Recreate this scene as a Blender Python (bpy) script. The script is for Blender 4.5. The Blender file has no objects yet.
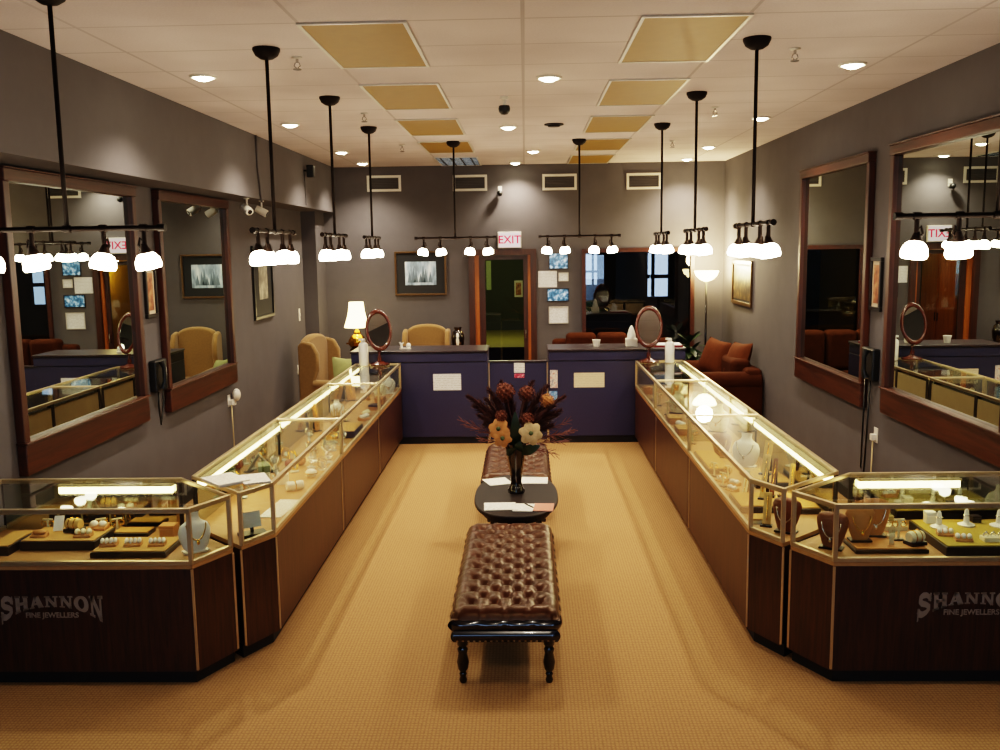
import bpy, bmesh, math, random
from mathutils import Vector, Matrix
random.seed(7)
PI = math.pi
SC = bpy.context.scene
COL = SC.collection

# ---------------------------------------------------------------- materials
def lin(h):
    h = h.lstrip('#')
    r = []
    for i in (0, 2, 4):
        c = int(h[i:i+2], 16) / 255
        r.append(c/12.92 if c <= .04045 else ((c+.055)/1.055)**2.4)
    return (r[0], r[1], r[2], 1)

def newmat(name):
    m = bpy.data.materials.new(name); m.use_nodes = True
    nt = m.node_tree; nt.nodes.clear()
    out = nt.nodes.new('ShaderNodeOutputMaterial')
    return m, nt, out

def N(nt, typ, **kw):
    n = nt.nodes.new(typ)
    for k, v in kw.items():
        if k in n.inputs: n.inputs[k].default_value = v
        else: setattr(n, k, v)
    return n

def pbr(name, col, rough=.5, metal=0, noise=0, scale=20, stretch=(1,1,1), bump=0, spec=.5, col2=None, coat=0, sheen=0, stint=None):
    m, nt, out = newmat(name)
    b = N(nt, 'ShaderNodeBsdfPrincipled', Roughness=rough, Metallic=metal)
    b.inputs['Specular IOR Level'].default_value = spec
    b.inputs['Coat Weight'].default_value = coat
    if stint: b.inputs['Specular Tint'].default_value = stint
    b.inputs['Sheen Weight'].default_value = sheen
    c = lin(col) if isinstance(col, str) else col
    b.inputs['Base Color'].default_value = c
    if noise or col2 or bump:
        tc = N(nt, 'ShaderNodeTexCoord'); mp = N(nt, 'ShaderNodeMapping')
        mp.inputs['Scale'].default_value = stretch
        nt.links.new(tc.outputs['Object'], mp.inputs['Vector'])
        nz = N(nt, 'ShaderNodeTexNoise', Scale=scale, Detail=5.0, Roughness=.6)
        nt.links.new(mp.outputs['Vector'], nz.inputs['Vector'])
        if noise or col2:
            r = N(nt, 'ShaderNodeValToRGB')
            c2 = lin(col2) if col2 else tuple(min(1, x*(1+noise)) for x in c[:3]) + (1,)
            c1 = c if col2 else tuple(x*(1-noise) for x in c[:3]) + (1,)
            r.color_ramp.elements[0].position = .3; r.color_ramp.elements[1].position = .7
            r.color_ramp.elements[0].color = c1; r.color_ramp.elements[1].color = c2
            nt.links.new(nz.outputs['Fac'], r.inputs['Fac'])
            nt.links.new(r.outputs['Color'], b.inputs['Base Color'])
        if bump:
            bp = N(nt, 'ShaderNodeBump', Strength=bump, Distance=.01)
            nt.links.new(nz.outputs['Fac'], bp.inputs['Height'])
            nt.links.new(bp.outputs['Normal'], b.inputs['Normal'])
    nt.links.new(b.outputs['BSDF'], out.inputs['Surface'])
    return m

def emis(name, col, strength):
    m, nt, out = newmat(name)
    e = N(nt, 'ShaderNodeEmission', Strength=strength); e.inputs['Color'].default_value = lin(col)
    nt.links.new(e.outputs[0], out.inputs['Surface'])
    return m

def glass(name, tint=(.93,.97,.93,1), extra=0.0, fres=1.0, rough=.0, gcol=(1,1,1,1)):
    m, nt, out = newmat(name)
    t = N(nt, 'ShaderNodeBsdfTransparent'); t.inputs['Color'].default_value = tint
    g = N(nt, 'ShaderNodeBsdfGlossy', Roughness=rough); g.inputs['Color'].default_value = gcol
    lw = N(nt, 'ShaderNodeLayerWeight', Blend=.5)
    pw = N(nt, 'ShaderNodeMath', operation='POWER'); pw.inputs[1].default_value = 5.0
    nt.links.new(lw.outputs['Facing'], pw.inputs[0])
    f = N(nt, 'ShaderNodeMath', operation='MULTIPLY_ADD'); f.inputs[1].default_value = .8; f.inputs[2].default_value = .03
    nt.links.new(pw.outputs[0], f.inputs[0])
    ma = N(nt, 'ShaderNodeMath', operation='MULTIPLY_ADD', use_clamp=True)
    ma.inputs[1].default_value = fres; ma.inputs[2].default_value = extra
    nt.links.new(f.outputs[0], ma.inputs[0])
    mx = N(nt, 'ShaderNodeMixShader')
    nt.links.new(ma.outputs[0], mx.inputs[0]); nt.links.new(t.outputs[0], mx.inputs[1]); nt.links.new(g.outputs[0], mx.inputs[2])
    nt.links.new(mx.outputs[0], out.inputs['Surface'])
    return m

def mirror_mat(name, tint, rough=0.0):
    m, nt, out = newmat(name)
    g = N(nt, 'ShaderNodeBsdfGlossy', Roughness=rough); g.inputs['Color'].default_value = tint
    nt.links.new(g.outputs[0], out.inputs['Surface'])
    return m

def wood_mat(name, dark, light, rough=.4, axis='Z', scale=14, coat=0.0):
    m, nt, out = newmat(name)
    b = N(nt, 'ShaderNodeBsdfPrincipled', Roughness=rough); b.inputs['Coat Weight'].default_value = coat
    tc = N(nt, 'ShaderNodeTexCoord'); mp = N(nt, 'ShaderNodeMapping')
    mp.inputs['Scale'].default_value = {'Z': (1,1,.06), 'Y': (1,.06,1), 'X': (.06,1,1)}[axis]
    nt.links.new(tc.outputs['Object'], mp.inputs['Vector'])
    nz = N(nt, 'ShaderNodeTexNoise', Scale=scale*4, Detail=6.0, Roughness=.65, Distortion=.6)
    nt.links.new(mp.outputs['Vector'], nz.inputs['Vector'])
    r = N(nt, 'ShaderNodeValToRGB')
    r.color_ramp.elements[0].position = .32; r.color_ramp.elements[1].position = .68
    r.color_ramp.elements[0].color = lin(dark); r.color_ramp.elements[1].color = lin(light)
    nt.links.new(nz.outputs['Fac'], r.inputs['Fac']); nt.links.new(r.outputs['Color'], b.inputs['Base Color'])
    bp = N(nt, 'ShaderNodeBump', Strength=.12, Distance=.004)
    nt.links.new(nz.outputs['Fac'], bp.inputs['Height']); nt.links.new(bp.outputs['Normal'], b.inputs['Normal'])
    nt.links.new(b.outputs[0], out.inputs['Surface'])
    return m

def carpet_mat():
    m, nt, out = newmat('carpet')
    b = N(nt, 'ShaderNodeBsdfPrincipled', Roughness=.95); b.inputs['Specular IOR Level'].default_value = .1
    tc = N(nt, 'ShaderNodeTexCoord')
    def wv(direction, sc):
        w = N(nt, 'ShaderNodeTexWave', Scale=sc, Distortion=1.2); w.bands_direction = direction
        w.inputs['Detail'].default_value = 2.0; w.inputs['Detail Scale'].default_value = 3.0
        nt.links.new(tc.outputs['Object'], w.inputs['Vector']); return w
    w1, w2 = wv('X', 16.0), wv('Y', 13.0)
    mul = N(nt, 'ShaderNodeMath', operation='MULTIPLY')
    nt.links.new(w1.outputs['Fac'], mul.inputs[0]); nt.links.new(w2.outputs['Fac'], mul.inputs[1])
    nz = N(nt, 'ShaderNodeTexNoise', Scale=55.0, Detail=4.0); nt.links.new(tc.outputs['Object'], nz.inputs['Vector'])
    ad = N(nt, 'ShaderNodeMath', operation='ADD'); nt.links.new(mul.outputs[0], ad.inputs[0]); nt.links.new(nz.outputs['Fac'], ad.inputs[1])
    r = N(nt, 'ShaderNodeValToRGB')
    r.color_ramp.elements[0].position = .35; r.color_ramp.elements[1].position = 1.1
    r.color_ramp.elements[0].color = lin('#94714e'); r.color_ramp.elements[1].color = lin('#b08a5e')
    nt.links.new(ad.outputs[0], r.inputs['Fac']); nt.links.new(r.outputs['Color'], b.inputs['Base Color'])
    bp = N(nt, 'ShaderNodeBump', Strength=.3, Distance=.006)
    nt.links.new(ad.outputs[0], bp.inputs['Height']); nt.links.new(bp.outputs['Normal'], b.inputs['Normal'])
    nt.links.new(b.outputs[0], out.inputs['Surface'])
    return m

def ceiling_mat():
    m, nt, out = newmat('ceiling_tile')
    b = N(nt, 'ShaderNodeBsdfPrincipled', Roughness=.9); b.inputs['Specular IOR Level'].default_value = .15
    tc = N(nt, 'ShaderNodeTexCoord'); sp = N(nt, 'ShaderNodeSeparateXYZ'); nt.links.new(tc.outputs['Object'], sp.inputs[0])
    def line(sock, pitch, off, w):
        a = N(nt, 'ShaderNodeMath', operation='ADD'); a.inputs[1].default_value = off
        nt.links.new(sock, a.inputs[0])
        p = N(nt, 'ShaderNodeMath', operation='PINGPONG'); p.inputs[1].default_value = pitch/2
        nt.links.new(a.outputs[0], p.inputs[0])
        l = N(nt, 'ShaderNodeMath', operation='LESS_THAN'); l.inputs[1].default_value = w
        nt.links.new(p.outputs[0], l.inputs[0]); return l
    lx = line(sp.outputs['X'], 1.24, 0.0, .011); ly = line(sp.outputs['Y'], .65, -5.3, .010)
    mx = N(nt, 'ShaderNodeMath', operation='MAXIMUM'); nt.links.new(lx.outputs[0], mx.inputs[0]); nt.links.new(ly.outputs[0], mx.inputs[1])
    nz = N(nt, 'ShaderNodeTexNoise', Scale=90.0, Detail=3.0); nt.links.new(tc.outputs['Object'], nz.inputs['Vector'])
    n2 = N(nt, 'ShaderNodeTexNoise', Scale=.9, Detail=2.0); nt.links.new(tc.outputs['Object'], n2.inputs['Vector'])
    av = N(nt, 'ShaderNodeMath', operation='MULTIPLY_ADD'); av.inputs[1].default_value = .35
    nt.links.new(nz.outputs['Fac'], av.inputs[0]); nt.links.new(n2.outputs['Fac'], av.inputs[2])
    r = N(nt, 'ShaderNodeValToRGB'); r.color_ramp.elements[0].position = .45; r.color_ramp.elements[1].position = .85
    r.color_ramp.elements[0].color = lin('#bbb0b0'); r.color_ramp.elements[1].color = lin('#d2c8c8')
    nt.links.new(av.outputs[0], r.inputs['Fac'])
    mc = N(nt, 'ShaderNodeMixRGB'); mc.inputs[2].default_value = lin('#aca2a0')
    sc = N(nt, 'ShaderNodeMath', operation='MULTIPLY'); sc.inputs[1].default_value = .8
    nt.links.new(mx.outputs[0], sc.inputs[0])
    nt.links.new(sc.outputs[0], mc.inputs[0]); nt.links.new(r.outputs['Color'], mc.inputs[1])
    nt.links.new(mc.outputs[0], b.inputs['Base Color'])
    bp = N(nt, 'ShaderNodeBump', Strength=.6, Distance=.012); nt.links.new(mx.outputs[0], bp.inputs['Height'])
    nt.links.new(bp.outputs['Normal'], b.inputs['Normal'])
    nt.links.new(b.outputs[0], out.inputs['Surface'])
    return m

def print_mat(name, cols, scale=6, stretch=(1,1,1), glow=0.0, rough=.35):
    m, nt, out = newmat(name)
    b = N(nt, 'ShaderNodeBsdfPrincipled', Roughness=rough)
    tc = N(nt, 'ShaderNodeTexCoord'); mp = N(nt, 'ShaderNodeMapping'); mp.inputs['Scale'].default_value = stretch
    nt.links.new(tc.outputs['Object'], mp.inputs['Vector'])
    nz = N(nt, 'ShaderNodeTexNoise', Scale=scale, Detail=4.0); nt.links.new(mp.outputs[0], nz.inputs['Vector'])
    r = N(nt, 'ShaderNodeValToRGB'); cr = r.color_ramp
    while len(cr.elements) < len(cols): cr.elements.new(.5)
    for i, c in enumerate(cols):
        cr.elements[i].position = .3 + .4*i/(len(cols)-1); cr.elements[i].color = lin(c)
    nt.links.new(nz.outputs['Fac'], r.inputs['Fac']); nt.links.new(r.outputs[0], b.inputs['Base Color'])
    if glow:
        nt.links.new(r.outputs[0], b.inputs['Emission Color']); b.inputs['Emission Strength'].default_value = glow
    nt.links.new(b.outputs[0], out.inputs['Surface'])
    return m

def notice_mat(name, paper='#e3e4e8', ink='#8d8880', pitch=.022, axis='Z'):
    m, nt, out = newmat(name)
    b = N(nt, 'ShaderNodeBsdfPrincipled', Roughness=.6)
    tc = N(nt, 'ShaderNodeTexCoord'); sp = N(nt, 'ShaderNodeSeparateXYZ'); nt.links.new(tc.outputs['Object'], sp.inputs[0])
    p = N(nt, 'ShaderNodeMath', operation='PINGPONG'); p.inputs[1].default_value = pitch/2; nt.links.new(sp.outputs[axis], p.inputs[0])
    l = N(nt, 'ShaderNodeMath', operation='LESS_THAN'); l.inputs[1].default_value = pitch*.14; nt.links.new(p.outputs[0], l.inputs[0])
    nz = N(nt, 'ShaderNodeTexNoise', Scale=60.0); nt.links.new(tc.outputs['Object'], nz.inputs['Vector'])
    g = N(nt, 'ShaderNodeMath', operation='GREATER_THAN'); g.inputs[1].default_value = .46; nt.links.new(nz.outputs['Fac'], g.inputs[0])
    mu = N(nt, 'ShaderNodeMath', operation='MULTIPLY'); nt.links.new(l.outputs[0], mu.inputs[0]); nt.links.new(g.outputs[0], mu.inputs[1])
    m2 = N(nt, 'ShaderNodeMath', operation='MULTIPLY'); m2.inputs[1].default_value = .6; nt.links.new(mu.outputs[0], m2.inputs[0])
    mc = N(nt, 'ShaderNodeMixRGB'); mc.inputs[1].default_value = lin(paper); mc.inputs[2].default_value = lin(ink)
    nt.links.new(m2.outputs[0], mc.inputs[0]); nt.links.new(mc.outputs[0], b.inputs['Base Color'])
    nt.links.new(b.outputs[0], out.inputs['Surface'])
    return m

M = {}
M['wall'] = pbr('wall_paint', '#5d595b', .85, noise=.06, scale=3, spec=.2)
M['carpet'] = carpet_mat()
M['ceil'] = ceiling_mat()
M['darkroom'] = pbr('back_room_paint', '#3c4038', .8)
M['case_wood'] = wood_mat('walnut_laminate', '#24110a', '#4a2616', .42, 'Z', 12)
M['kick'] = pbr('toe_kick', '#120e0c', .7)
M['gold'] = pbr('champagne_metal', '#c6b391', .36, metal=.85, noise=.05, scale=8)
M['deck'] = pbr('display_deck', '#a87d4c', .6, noise=.08, scale=30)
M['glass'] = glass('case_glass', (.95,.98,.95,1), 0.02, 1.0)
M['backmirror'] = mirror_mat('case_mirror_back', (.52,.55,.45,1), .06)
M['cream'] = pbr('cream_sliding_panel', '#cdb98c', .6, noise=.05, scale=6)
M['backframe'] = pbr('dark_brown_frame', '#2a1b12', .5)
M['strip'] = emis('case_light', '#ffe3a2', 15)
M['housing'] = pbr('light_housing', '#e6d3a0', .4)
M['mirror'] = mirror_mat('wall_mirror_silver', (.62,.67,.62,1), 0.0)
M['mframe'] = wood_mat('mirror_frame_wood', '#2a1209', '#4c2412', .42, 'Z', 7, .0)
M['mframeh'] = wood_mat('mirror_frame_wood_rail', '#2a1209', '#4c2412', .42, 'Y', 7, .0)
M['bronze'] = pbr('oil_rubbed_bronze', '#1a0f0a', .6, metal=.0, spec=.15)
M['shade'] = emis('frosted_glass_glow', '#ffeccb', 48)
M['dl'] = emis('downlight_glow', '#fff1cc', 40)
M['white'] = pbr('white_paint', '#d9d4ca', .5)
M['whitemetal'] = pbr('white_metal', '#c9c5bd', .4, metal=.2)
M['amber'] = pbr('amber_diffuser', '#8f6f30', .6, noise=.06, scale=9)
M['louver'] = pbr('silver_louver', '#9aa3ad', .25, metal=.9)
M['black'] = pbr('black_plastic', '#0d0d0e', .4)
M['chrome'] = pbr('brushed_steel', '#b8b4ae', .25, metal=1)
M['navy'] = pbr('navy_laminate', '#2b2a49', .42, noise=.18, scale=160, stretch=(1,1,.25), bump=.1)
M['navytop'] = pbr('counter_top_edge', '#2e2428', .35, noise=.1, scale=10)
M['navykick'] = pbr('navy_kick', '#0b0b16', .5)
M['leather'] = pbr('brown_leather', '#3a190c', .36, noise=.3, scale=9, bump=.05, stint=(1,.66,.40,1))
M['leatherband'] = pbr('black_brown_leather', '#170f12', .2, coat=.5)
M['ebony'] = pbr('ebonized_wood', '#0c0808', .2, coat=.4)
M['tabletop'] = pbr('dark_table_top', '#1a0d09', .5, spec=.25, noise=.2, scale=8)
M['brass'] = pbr('brass', '#c08b35', .25, metal=1)
M['nail'] = pbr('nail_head', '#b9a07a', .3, metal=1)
M['chair'] = pbr('tan_upholstery', '#8a6d47', .9, noise=.08, scale=40, spec=.15, sheen=.2)
M['sofa'] = pbr('rust_upholstery', '#40210f', .9, noise=.12, scale=12, spec=.1)
M['sofapillow'] = pbr('rust_pillow', '#502a13', .9, noise=.14, scale=14, spec=.15)
M['sage'] = pbr('sage_pillow', '#7d7f55', .9, noise=.08, scale=14, spec=.15)
M['lampshade'] = emis('lit_fabric_shade', '#ffe2a0', 9)
M['torch'] = emis('lit_glass_bowl', '#ffe39a', 26)
M['vanity'] = pbr('mahogany', '#4a190c', .25, coat=.5, noise=.15, scale=12)
M['clearmirror'] = mirror_mat('vanity_mirror', (.55,.57,.56,1), 0.0)
M['bottle'] = pbr('white_bottle', '#dcdcd6', .35)
M['trayside'] = pbr('dark_tray_wood', '#1f0f0a', .4)
M['traytop'] = pbr('tan_suede_pad', '#c0965a', .85, noise=.06, scale=40, spec=.15)
M['olive'] = pbr('olive_suede_pad', '#b09a4c', .85, noise=.06, scale=40, spec=.15)
M['tan'] = pbr('tan_leatherette', '#bd8449', .6, noise=.05, scale=30)
M['creamform'] = pbr('cream_leatherette', '#eadfb8', .5, noise=.04, scale=30)
M['yellowform'] = pbr('butter_velvet', '#d2ac6a', .6, noise=.05, scale=30)
M['brownform'] = pbr('brown_leatherette', '#7a4322', .45, noise=.1, scale=25)
M['whiteform'] = pbr('white_leatherette', '#f0ece2', .4)
M['acrylic'] = pbr('frosted_acrylic', '#d5d8cf', .2, noise=.05)
M['silver'] = pbr('silver', '#e8e4da', .15, metal=1)
M['goldj'] = pbr('gold_jewellery', '#e8b54a', .2, metal=1)
M['ppr'] = notice_mat('printed_paper')
M['pprh'] = notice_mat('printed_leaflet', '#efeadf', '#a8917a', .03, 'Y')
M['pink'] = pbr('pink_paper', '#c9806c', .6)
M['cork'] = pbr('green_box', '#5d6b4a', .6)
M['amberbead'] = pbr('amber_bead', '#8a3b1c', .2, coat=.4)
M['orange_wood'] = wood_mat('honey_oak', '#8a4a18', '#b86e2a', .4, 'Z', 6)
M['doorwood'] = wood_mat('dark_door_wood', '#2b160d', '#4a2615', .4, 'Z', 8)
M['doorglass'] = glass('tinted_door_glass', (.80,.82,.68,1), .04, 1.0)
M['winglass'] = glass('dark_window_glass', (.45,.45,.45,1), .05, 1.0)
M['storeglass'] = glass('shopfront_glass', (.9,.93,.95,1), 0.0, 1.0)
M['exit'] = emis('exit_face', '#ffe6e2', 1.1)
M['exitred'] = emis('exit_letters', '#e0304a', 1.4)
M['logo'] = pbr('bronze_lettering', '#8f7f70', .55)
M['pframe'] = pbr('black_picture_frame', '#15100e', .35)
M['gframe'] = pbr('gilt_picture_frame', '#5a4326', .35, metal=.4)
M['mat_board'] = pbr('picture_mat', '#cfc2ac', .7)
M['darkmat'] = pbr('dark_picture_mat', '#1b1c20', .6)
M['print_blue_glow'] = print_mat('pale_blue_print_glow', ['#4d5a68', '#9fb4c4', '#dfe8ec'], 7, (1.6,1,.5), .12)  # faint emission put into the colours; the print itself is no lamp
M['print_sepia'] = print_mat('sepia_print', ['#1c150e', '#4a3a24', '#8a7446'], 9, (1,1,1))
M['print_red'] = print_mat('russet_print', ['#5a2414', '#a3623a', '#c8a878'], 14)
M['print_mono'] = print_mat('grey_print', ['#3a3830', '#8a8472', '#c9c3ac'], 6)
M['print_win_glow'] = print_mat('blue_photo_print_glow', ['#0c1420', '#4f7fa8', '#cfe6f5'], 16, (1,1,1), .45, .2)  # bright sheen put into the print as emission, with no lamp behind it
M['red'] = pbr('red_cloth', '#8c1f2a', .8)
M['leaf'] = pbr('dark_green_leaf', '#1f3018', .45, noise=.25, scale=10)
M['plume'] = pbr('burgundy_plume', '#45201a', .8, noise=.3, scale=30)
M['straw'] = pbr('mauve_straw', '#6a4038', .8, noise=.2, scale=30)
M['hydr'] = pbr('rust_bloom', '#5e2c16', .8, noise=.4, scale=40)
M['peach'] = pbr('peach_petal', '#a9713c', .7, noise=.2, scale=30)
M['pale'] = pbr('cream_petal', '#a48c66', .7, noise=.2, scale=30)
M['eye'] = pbr('green_flower_eye', '#3a4420', .7)
M['vase'] = pbr('dark_glass_vase', '#140b08', .12, coat=.6)
M['blue'] = pbr('blue_card', '#3d6aa8', .5)
M['asphalt'] = pbr('pavement', '#77777a', .9, noise=.1, scale=4)
M['bark'] = pbr('tree_bark', '#3a2c20', .9)
M['tree'] = pbr('street_tree_leaves', '#2f5a24', .8, noise=.3, scale=3)
M['terracotta'] = pbr('dark_planter', '#241a14', .5)

# ---------------------------------------------------------------- mesh builder
class MB:
    def __init__(s): s.v = []; s.f = []
    def add(s, vs, fs):
        o = len(s.v); s.v += [tuple(v) for v in vs]; s.f += [tuple(i+o for i in f) for f in fs]; return s
    def box(s, c, d, rz=0, m=None):
        x, y, z = d[0]/2, d[1]/2, d[2]/2
        vs = [Vector((a*x, b*y, e*z)) for e in (-1,1) for a, b in ((-1,-1),(1,-1),(1,1),(-1,1))]
        R = Matrix.Rotation(rz, 3, 'Z') if m is None else m
        vs = [R @ v + Vector(c) for v in vs]
        return s.add(vs, [(3,2,1,0),(4,5,6,7),(0,1,5,4),(1,2,6,5),(2,3,7,6),(3,0,4,7)])
    def bb(s, x0, x1, y0, y1, z0, z1): return s.box(((x0+x1)/2,(y0+y1)/2,(z0+z1)/2), (abs(x1-x0),abs(y1-y0),abs(z1-z0)))
    def prism(s, poly, z0, z1):
        n = len(poly)
        vs = [(p[0],p[1],z0) for p in poly] + [(p[0],p[1],z1) for p in poly]
        return s.add(vs, [tuple(range(n-1,-1,-1)), tuple(range(n,2*n))] + [(i,(i+1)%n,n+(i+1)%n,n+i) for i in range(n)])
    def extr(s, poly, axis, a0, a1):
        # polygon in the plane normal to axis, extruded along it
        n = len(poly)
        def P(p, a): return (a,p[0],p[1]) if axis == 'X' else ((p[0],a,p[1]) if axis == 'Y' else (p[0],p[1],a))
        vs = [P(p,a0) for p in poly] + [P(p,a1) for p in poly]
        return s.add(vs, [tuple(range(n-1,-1,-1)), tuple(range(n,2*n))] + [(i,(i+1)%n,n+(i+1)%n,n+i) for i in range(n)])
    def bar(s, a, b, w, h=None):
        a, b = Vector(a), Vector(b); h = h or w; d = (b-a); L = d.length; d.normalize()
        up = Vector((0,0,1)) if abs(d.z) < .95 else Vector((0,1,0))
        r = d.cross(up).normalized(); u = r.cross(d).normalized()
        vs = [p + r*(i*w/2) + u*(j*h/2) for p in (a,b) for i, j in ((-1,-1),(1,-1),(1,1),(-1,1))]
        return s.add(vs, [(3,2,1,0),(4,5,6,7),(0,1,5,4),(1,2,6,5),(2,3,7,6),(3,0,4,7)])
    def tube(s, pts, rad, n=8, cap=True):
        pts = [Vector(p) for p in pts]
        if not isinstance(rad, (list,tuple)): rad = [rad]*len(pts)
        o = len(s.v); prev = None
        for i, p in enumerate(pts):
            t = (pts[min(i+1,len(pts)-1)] - pts[max(i-1,0)])
            t = t.normalized() if t.length > 1e-9 else Vector((0,0,1))
            if prev is None:
                a = Vector((0,0,1)) if abs(t.z) < .9 else Vector((1,0,0))
                prev = t.cross(a).normalized()
            prev = (prev - t*prev.dot(t)).normalized(); q = t.cross(prev)
            for k in range(n):
                an = 2*PI*k/n; s.v.append(tuple(p + (prev*math.cos(an)+q*math.sin(an))*rad[i]))
        for i in range(len(pts)-1):
            for k in range(n):
                k2 = (k+1)%n; s.f.append((o+i*n+k, o+i*n+k2, o+(i+1)*n+k2, o+(i+1)*n+k))
        if cap:
            s.f.append(tuple(o+k for k in range(n-1,-1,-1))); e = o+(len(pts)-1)*n; s.f.append(tuple(e+k for k in range(n)))
        return s
    def lathe(s, prof, n=20, c=(0,0,0), sx=1, sy=1, m=None):
        o = len(s.v); C = Vector(c)
        for r, z in prof:
            for k in range(n):
                an = 2*PI*k/n; v = Vector((r*sx*math.cos(an), r*sy*math.sin(an), z))
                if m is not None: v = m @ v
                s.v.append(tuple(v + C))
        for i in range(len(prof)-1):
            for k in range(n):
                k2 = (k+1)%n; s.f.append((o+i*n+k, o+i*n+k2, o+(i+1)*n+k2, o+(i+1)*n+k))
        s.f.append(tuple(o+k for k in range(n-1,-1,-1))); e = o+(len(prof)-1)*n; s.f.append(tuple(e+k for k in range(n)))
        return s
    def ell(s, c, r, n=12, k=8, m=None):
        rx, ry, rz = r if isinstance(r, (tuple,list)) else (r,r,r)
        prof = [(max(1e-4, math.sin(PI*i/k)), -math.cos(PI*i/k)) for i in range(k+1)]
        o = len(s.v); s.lathe(prof, n)
        for i in range(o, len(s.v)):
            v = Vector((s.v[i][0]*rx, s.v[i][1]*ry, s.v[i][2]*rz))
            if m is not None: v = m @ v
            s.v[i] = tuple(v + Vector(c))
        return s
    def torus(s, c, R, r, n=24, k=8, sx=1, sy=1, m=None):
        o = len(s.v)
        for i in range(n):
            a = 2*PI*i/n
            for j in range(k):
                b = 2*PI*j/k; v = Vector(((R+r*math.cos(b))*math.cos(a)*sx, (R+r*math.cos(b))*math.sin(a)*sy, r*math.sin(b)))
                if m is not None: v = m @ v
                s.v.append(tuple(v + Vector(c)))
        for i in range(n):
            for j in range(k):
                i2, j2 = (i+1)%n, (j+1)%k; s.f.append((o+i*k+j, o+i2*k+j, o+i2*k+j2, o+i*k+j2))
        return s
    def grid(s, fn, nu, nv):
        o = len(s.v)
        for j in range(nv+1):
            for i in range(nu+1): s.v.append(tuple(fn(i/nu, j/nv)))
        for j in range(nv):
            for i in range(nu):
                a = o+j*(nu+1)+i; s.f.append((a, a+1, a+nu+2, a+nu+1))
        return s
    def xf(s, m):
        s.v = [tuple(m @ Vector(v)) for v in s.v]; return s

def obj(name, mb, mat, parent=None, smooth=None, bevel=0, segs=2, sub=0, solid=0):
    me = bpy.data.meshes.new(name); me.from_pydata(mb.v, [], mb.f); me.update()
    me.materials.append(mat)
    bm = bmesh.new(); bm.from_mesh(me); bmesh.ops.recalc_face_normals(bm, faces=bm.faces); bm.to_mesh(me); bm.free()
    if smooth is not None:
        me.shade_smooth()
        if smooth < 180: me.set_sharp_from_angle(angle=math.radians(smooth))
    o = bpy.data.objects.new(name, me); COL.objects.link(o)
    if parent is not None: o.parent = parent
    if solid:
        md = o.modifiers.new('solid','SOLIDIFY'); md.thickness = solid
    if bevel:
        md = o.modifiers.new('bevel','BEVEL'); md.width = bevel; md.segments = segs; md.limit_method = 'ANGLE'; md.angle_limit = math.radians(35)
    if sub:
        md = o.modifiers.new('sub','SUBSURF'); md.levels = sub; md.render_levels = sub
    return o

def tag(o, label, cat, group=None):
    o['label'] = label; o['category'] = cat
    if group: o['group'] = group
    return o

def thing(name, label, cat, loc=(0,0,0), rz=0, group=None):
    o = bpy.data.objects.new(name, None); COL.objects.link(o)
    o.empty_display_size = .05
    o.location = loc; o.rotation_euler = (0,0,rz)
    return tag(o, label, cat, group)

def struct(name, mb, mat, parent=None, **kw):
    o = obj(name, mb, mat, parent, **kw)
    if parent is None: o['kind'] = 'structure'
    return o

def dup(root, loc, rz=None, label=None, group=None):
    r = root.copy(); COL.objects.link(r); r.location = loc
    if rz is not None: r.rotation_euler = (0,0,rz)
    if label: r['label'] = label
    if group: r['group'] = group
    for ch in list(root.children):
        c = ch.copy(); COL.objects.link(c); c.parent = r
        for g in list(ch.children):
            d = g.copy(); COL.objects.link(d); d.parent = c
    return r

def text_mesh(body, size, extrude=.002):
    cu = bpy.data.curves.new('text', 'FONT'); cu.body = body; cu.size = size; cu.extrude = extrude
    cu.align_x = 'CENTER'; cu.align_y = 'CENTER'; cu.offset = size*.012
    o = bpy.data.objects.new('text', cu); COL.objects.link(o)
    dg = bpy.context.evaluated_depsgraph_get(); dg.update()
    me = bpy.data.meshes.new_from_object(o.evaluated_get(dg))
    b = MB(); b.v = [tuple(v.co) for v in me.vertices]; b.f = [tuple(p.vertices) for p in me.polygons]
    bpy.data.objects.remove(o); bpy.data.meshes.remove(me)
    return b

RX = Matrix.Rotation
# ---------------------------------------------------------------- room dimensions
XL, XR, YB, YF, ZC = -3.30, 3.03, 14.35, -2.6, 3.643
SOF = -2.907
# floor and ceiling
struct('floor', MB().bb(XL-.2, XR+.2, YF-.2, YB, -.1, 0), M['carpet'])
struct('ceiling', MB().bb(XL-.2, XR+.2, YF-.2, YB+.2, ZC, ZC+.1), M['ceil'])
struct('wall_left', MB().bb(XL-.2, XL, YF, YB, 0, ZC), M['wall'])
struct('wall_right', MB().bb(XR, XR+.2, YF, YB, 0, ZC), M['wall'])
struct('wall_upper_left', MB().bb(XL, SOF, YF, YB, 2.965, ZC), M['wall'])
struct('wall_left_pier', MB().bb(XL, -3.09, 13.75, YB, 0, 2.965), M['wall'])
# back wall with door and window openings
DX0, DX1, DZ = -.80, .10, 2.30
WX0, WX1, WZ0, WZ1 = .93, 2.53, .55, 2.30
b = MB()
b.bb(XL, DX0, YB, YB+.15, 0, ZC).bb(DX0, DX1, YB, YB+.15, DZ, ZC).bb(DX1, WX0, YB, YB+.15, 0, ZC)
b.bb(WX0, WX1, YB, YB+.15, 0, WZ0).bb(WX0, WX1, YB, YB+.15, WZ1, ZC).bb(WX1, XR, YB, YB+.15, 0, ZC)
struct('wall_back', b, M['wall'])
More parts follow.
